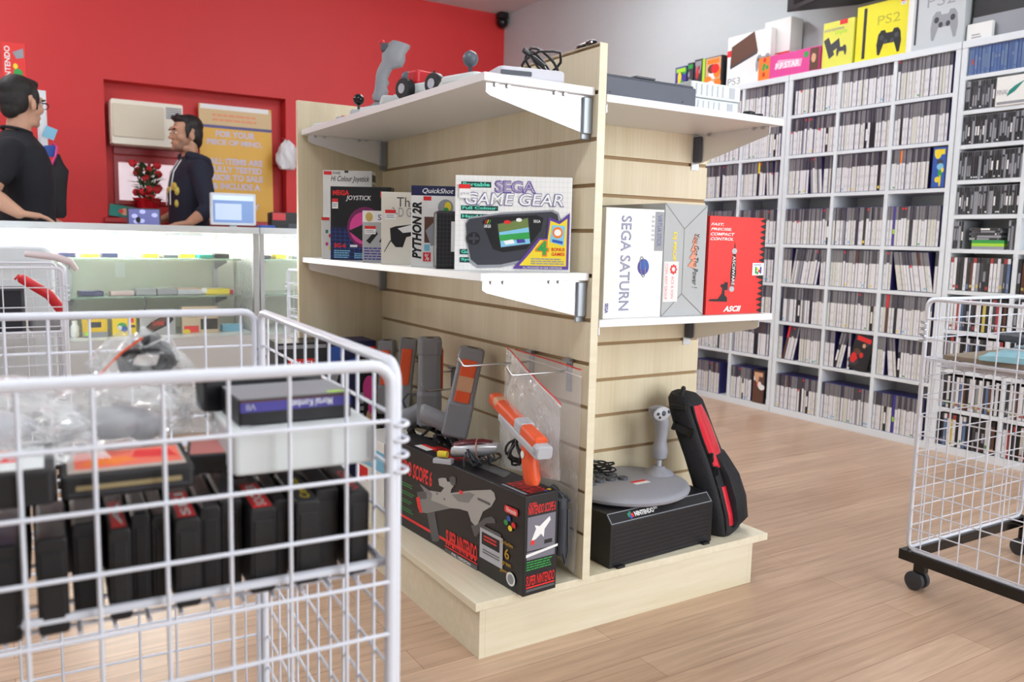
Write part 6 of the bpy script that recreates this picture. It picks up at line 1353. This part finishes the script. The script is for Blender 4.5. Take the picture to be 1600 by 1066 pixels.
    # face details
    for s_ in (-1, 1):
        o = MB().ell((.0795, .031*s_, .122), (.0105, .0115, .0062), mat('eye_white', (226, 222, 216), .3), T=Hd).build('eye', e); MB().ell((.0885, .031*s_, .122), (.003, .0065, .0058), M_INK, T=Hd).build('iris', o)
        MB().ell((.0905, .033*s_, .145), (.008, .021, .0045), M_HAIR, T=Hd, rot=Euler((.1*s_, 0, 0))).build('eyebrow', e)
    MB().ell((.0935, 0, .0565), (.004, .019, .0022), mat('lip_line', (150, 92, 84), .5), T=Hd).build('mouth', e)
    # hair
    h = MB()
    for c, r in (((-.03, 0, .182), (.088, .08, .074)), ((-.052, 0, .13), (.062, .077, .085)), ((.018, 0, .214), (.06, .06, .034)), ((-.075, 0, .085), (.034, .055, .05))): h.ell(c, r, M_HAIR, T=Hd)
    for s_ in (-1, 1): h.ell((.012, .072*s_, .15), (.022, .01, .045), M_HAIR, T=Hd); h.ell((.018, .0685*s_, .11), (.009, .006, .026), M_HAIR, T=Hd)
    for i in range(26 if hood else 14):
        a = random.uniform(-1, 1); x = random.uniform(-.05, .075); h.ell((x, a*.045, .236-.02*abs(a)-.3*max(0, -x)*.3), (.016, .01, .014+random.uniform(0, .012)), M_HAIR, T=Hd, nu=8, nv=6, rot=Euler((random.uniform(-.4, .4), random.uniform(.2, .8), 0)))
    o = h.build('hair', e); blend(o, .005, 2)
    if beard:
        h = MB(); h.ell((.042, 0, .032), (.05, .052, .03), mat('stubble', (150, 112, 92), .7), T=Hd); h.ell((.028, 0, .06), (.052, .0595, .04), mat('stubble', (150, 112, 92), .7), T=Hd); o = h.build('stubble', e); blend(o, .005, 2)
    if glasses:
        g = MB()
        for s_ in (-1, 1):
            g.tube([Hd @ Vector((.106, .033*s_+.024*math.cos(t), .12+.016*math.sin(t))) for t in [2*PI*i/16 for i in range(16)]], .002, M_BLACKG, 6, closed=True); g.tube([Hd @ Vector((.104, .057*s_, .126)), Hd @ Vector((.05, .079*s_, .126)), Hd @ Vector((-.01, .082*s_, .122)), Hd @ Vector((-.025, .082*s_, .105))], .0022, M_BLACKG, 6)
        g.tube([Hd @ Vector((.107, -.009, .124)), Hd @ Vector((.109, .009, .124))], .002, M_BLACKG, 6); g.build('glasses', e)
    # top garment
    g = MB()
    def rg(z, a, c, x=0, n=24): return [B @ Vector((x+a*math.cos(t), c*math.sin(t), z*k)) for t in [2*PI*i/n for i in range(n)]]
    g.loft([rg(.86, .11, .165), rg(.90, .125, .178, .0), rg(1.0, .125, .172, .005), rg(1.1, .12, .17, .008), rg(1.2, .125, .185, .006), rg(1.3, .118, .195, -.004), rg(1.37, .1, .17, -.01), rg(1.42, .075, .11, -.018), rg(1.45, .06, .066, -.02)], top)
    for sh, el, wr, hd, curl in arms:
        sh, el, wr = Vector(sh), Vector(el), Vector(wr); cap(g, B @ Vector((-.01, 0, 1.31*k)), sh, .08*k, .066*k, top)
        if sleeve <= 1: cap(g, sh, sh.lerp(el, sleeve), .066*k, .062*k, top)
        else: cap(g, sh, el, .066*k, .056*k, top); cap(g, el, el.lerp(wr, sleeve-1), .056*k, .05*k, top)
    if hood:
        for i in range(12):
            t = R(60+240*i/11); g.ell(B @ Vector((-.03+.085*math.cos(t), .09*math.sin(t), (1.435+.02*math.cos(t))*k)), (.036, .036, .034), top, nu=12, nv=8)
        g.ell(B @ Vector((-.115, 0, 1.36*k)), (.05, .085, .075), top, nu=16, nv=10)
    o = g.build('hooded_top' if hood else 't_shirt', e); blend(o, .008, 4)
    if not hood:
        c = MB(); c.tube([B @ Vector((-.018+.062*math.cos(t), .068*math.sin(t), (1.452-.012*math.cos(t))*k)) for t in [2*PI*i/20 for i in range(20)]], .008, top, 8, closed=True); c.build('collar', e)
    else:
        for s_ in (-1, 1):
            c = MB(); c.tube([B @ Vector((.055, .03*s_, 1.42*k)), B @ Vector((.108, .035*s_, 1.34*k)), B @ Vector((.135, .038*s_, 1.2*k)), B @ Vector((.136, .04*s_, 1.12*k))], .0045, M_WPRINT, 6); c.build('drawstring', e)
        ym = mat('yellow_cloth_print', (222, 204, 96), .7)
        for (z, y, a, c2) in ((1.24, .05, .05, .03), (1.21, .09, .03, .03), (1.22, -.03, .045, .025), (1.13, .085, .02, .028)):
            p = MB(); p.ell(B @ Vector((.125-abs(y)*.22, y, z*k)), (.016, a, c2), ym, rot=Euler((0, 0, heading))); p.build('chest_print', e)
    # legs, shoes
    t_ = MB()
    for s_ in (-1, 1):
        cap(t_, B @ Vector((0, .085*s_, .9*k)), B @ Vector((.01, .09*s_, .5*k)), .09*k, .062*k, M_JEAN); cap(t_, B @ Vector((.01, .09*s_, .5*k)), B @ Vector((-.01, .095*s_, .1*k)), .062*k, .045*k, M_JEAN)
    t_.ell(B @ Vector((0, 0, .93*k)), (.12, .15, .09), M_JEAN); o = t_.build('trousers', e); blend(o, .01, 4)
    for s_ in (-1, 1):
        T = Matrix.Rotation(heading, 4, 'Z') @ Matrix.Translation((.03, .095*s_, 0))
        MB().loft([[(x*l+.02, y*w_, z) for x, y in [(math.cos(2*PI*i/18), math.sin(2*PI*i/18)) for i in range(18)]] for z, l, w_ in ((0, .14, .048), (.02, .142, .05), (.045, .125, .046), (.075, .08, .042), (.1, .055, .042))], M_BLACK, T=T).build('shoe', e)
    return e
person('person with glasses and dark hair in a black t-shirt behind the counter', (.14, 4.76, 0), R(18), 1.665,
       [((-.05, -.16, 1.30), (-.145, -.2, 1.09), (-.03, -.29, 1.005), (.9, .05, -.1), .25), ((-.05, .155, 1.32), (-.075, .19, 1.06), (.05, .1, .99), (1, -.3, -.1), .3)], M_SKIN, M_TEE, head_turn=R(24), sleeve=.55, glasses=True)
person('person in a navy hooded top with a yellow chest print, seen in profile', (1.135, 5.93, 0), R(187), 1.71,
       [((.03, -.195, 1.345), (.07, -.26, 1.09), (-.06, -.30, 1.0), (-.95, -.1, -.15), .2), ((.02, .19, 1.34), (.05, .25, 1.1), (-.15, .12, 1.02), (-1, -.2, -.1), .3)], M_SKIN2, M_HOOD, head_turn=R(6), sleeve=1.35, hood=True, beard=True)
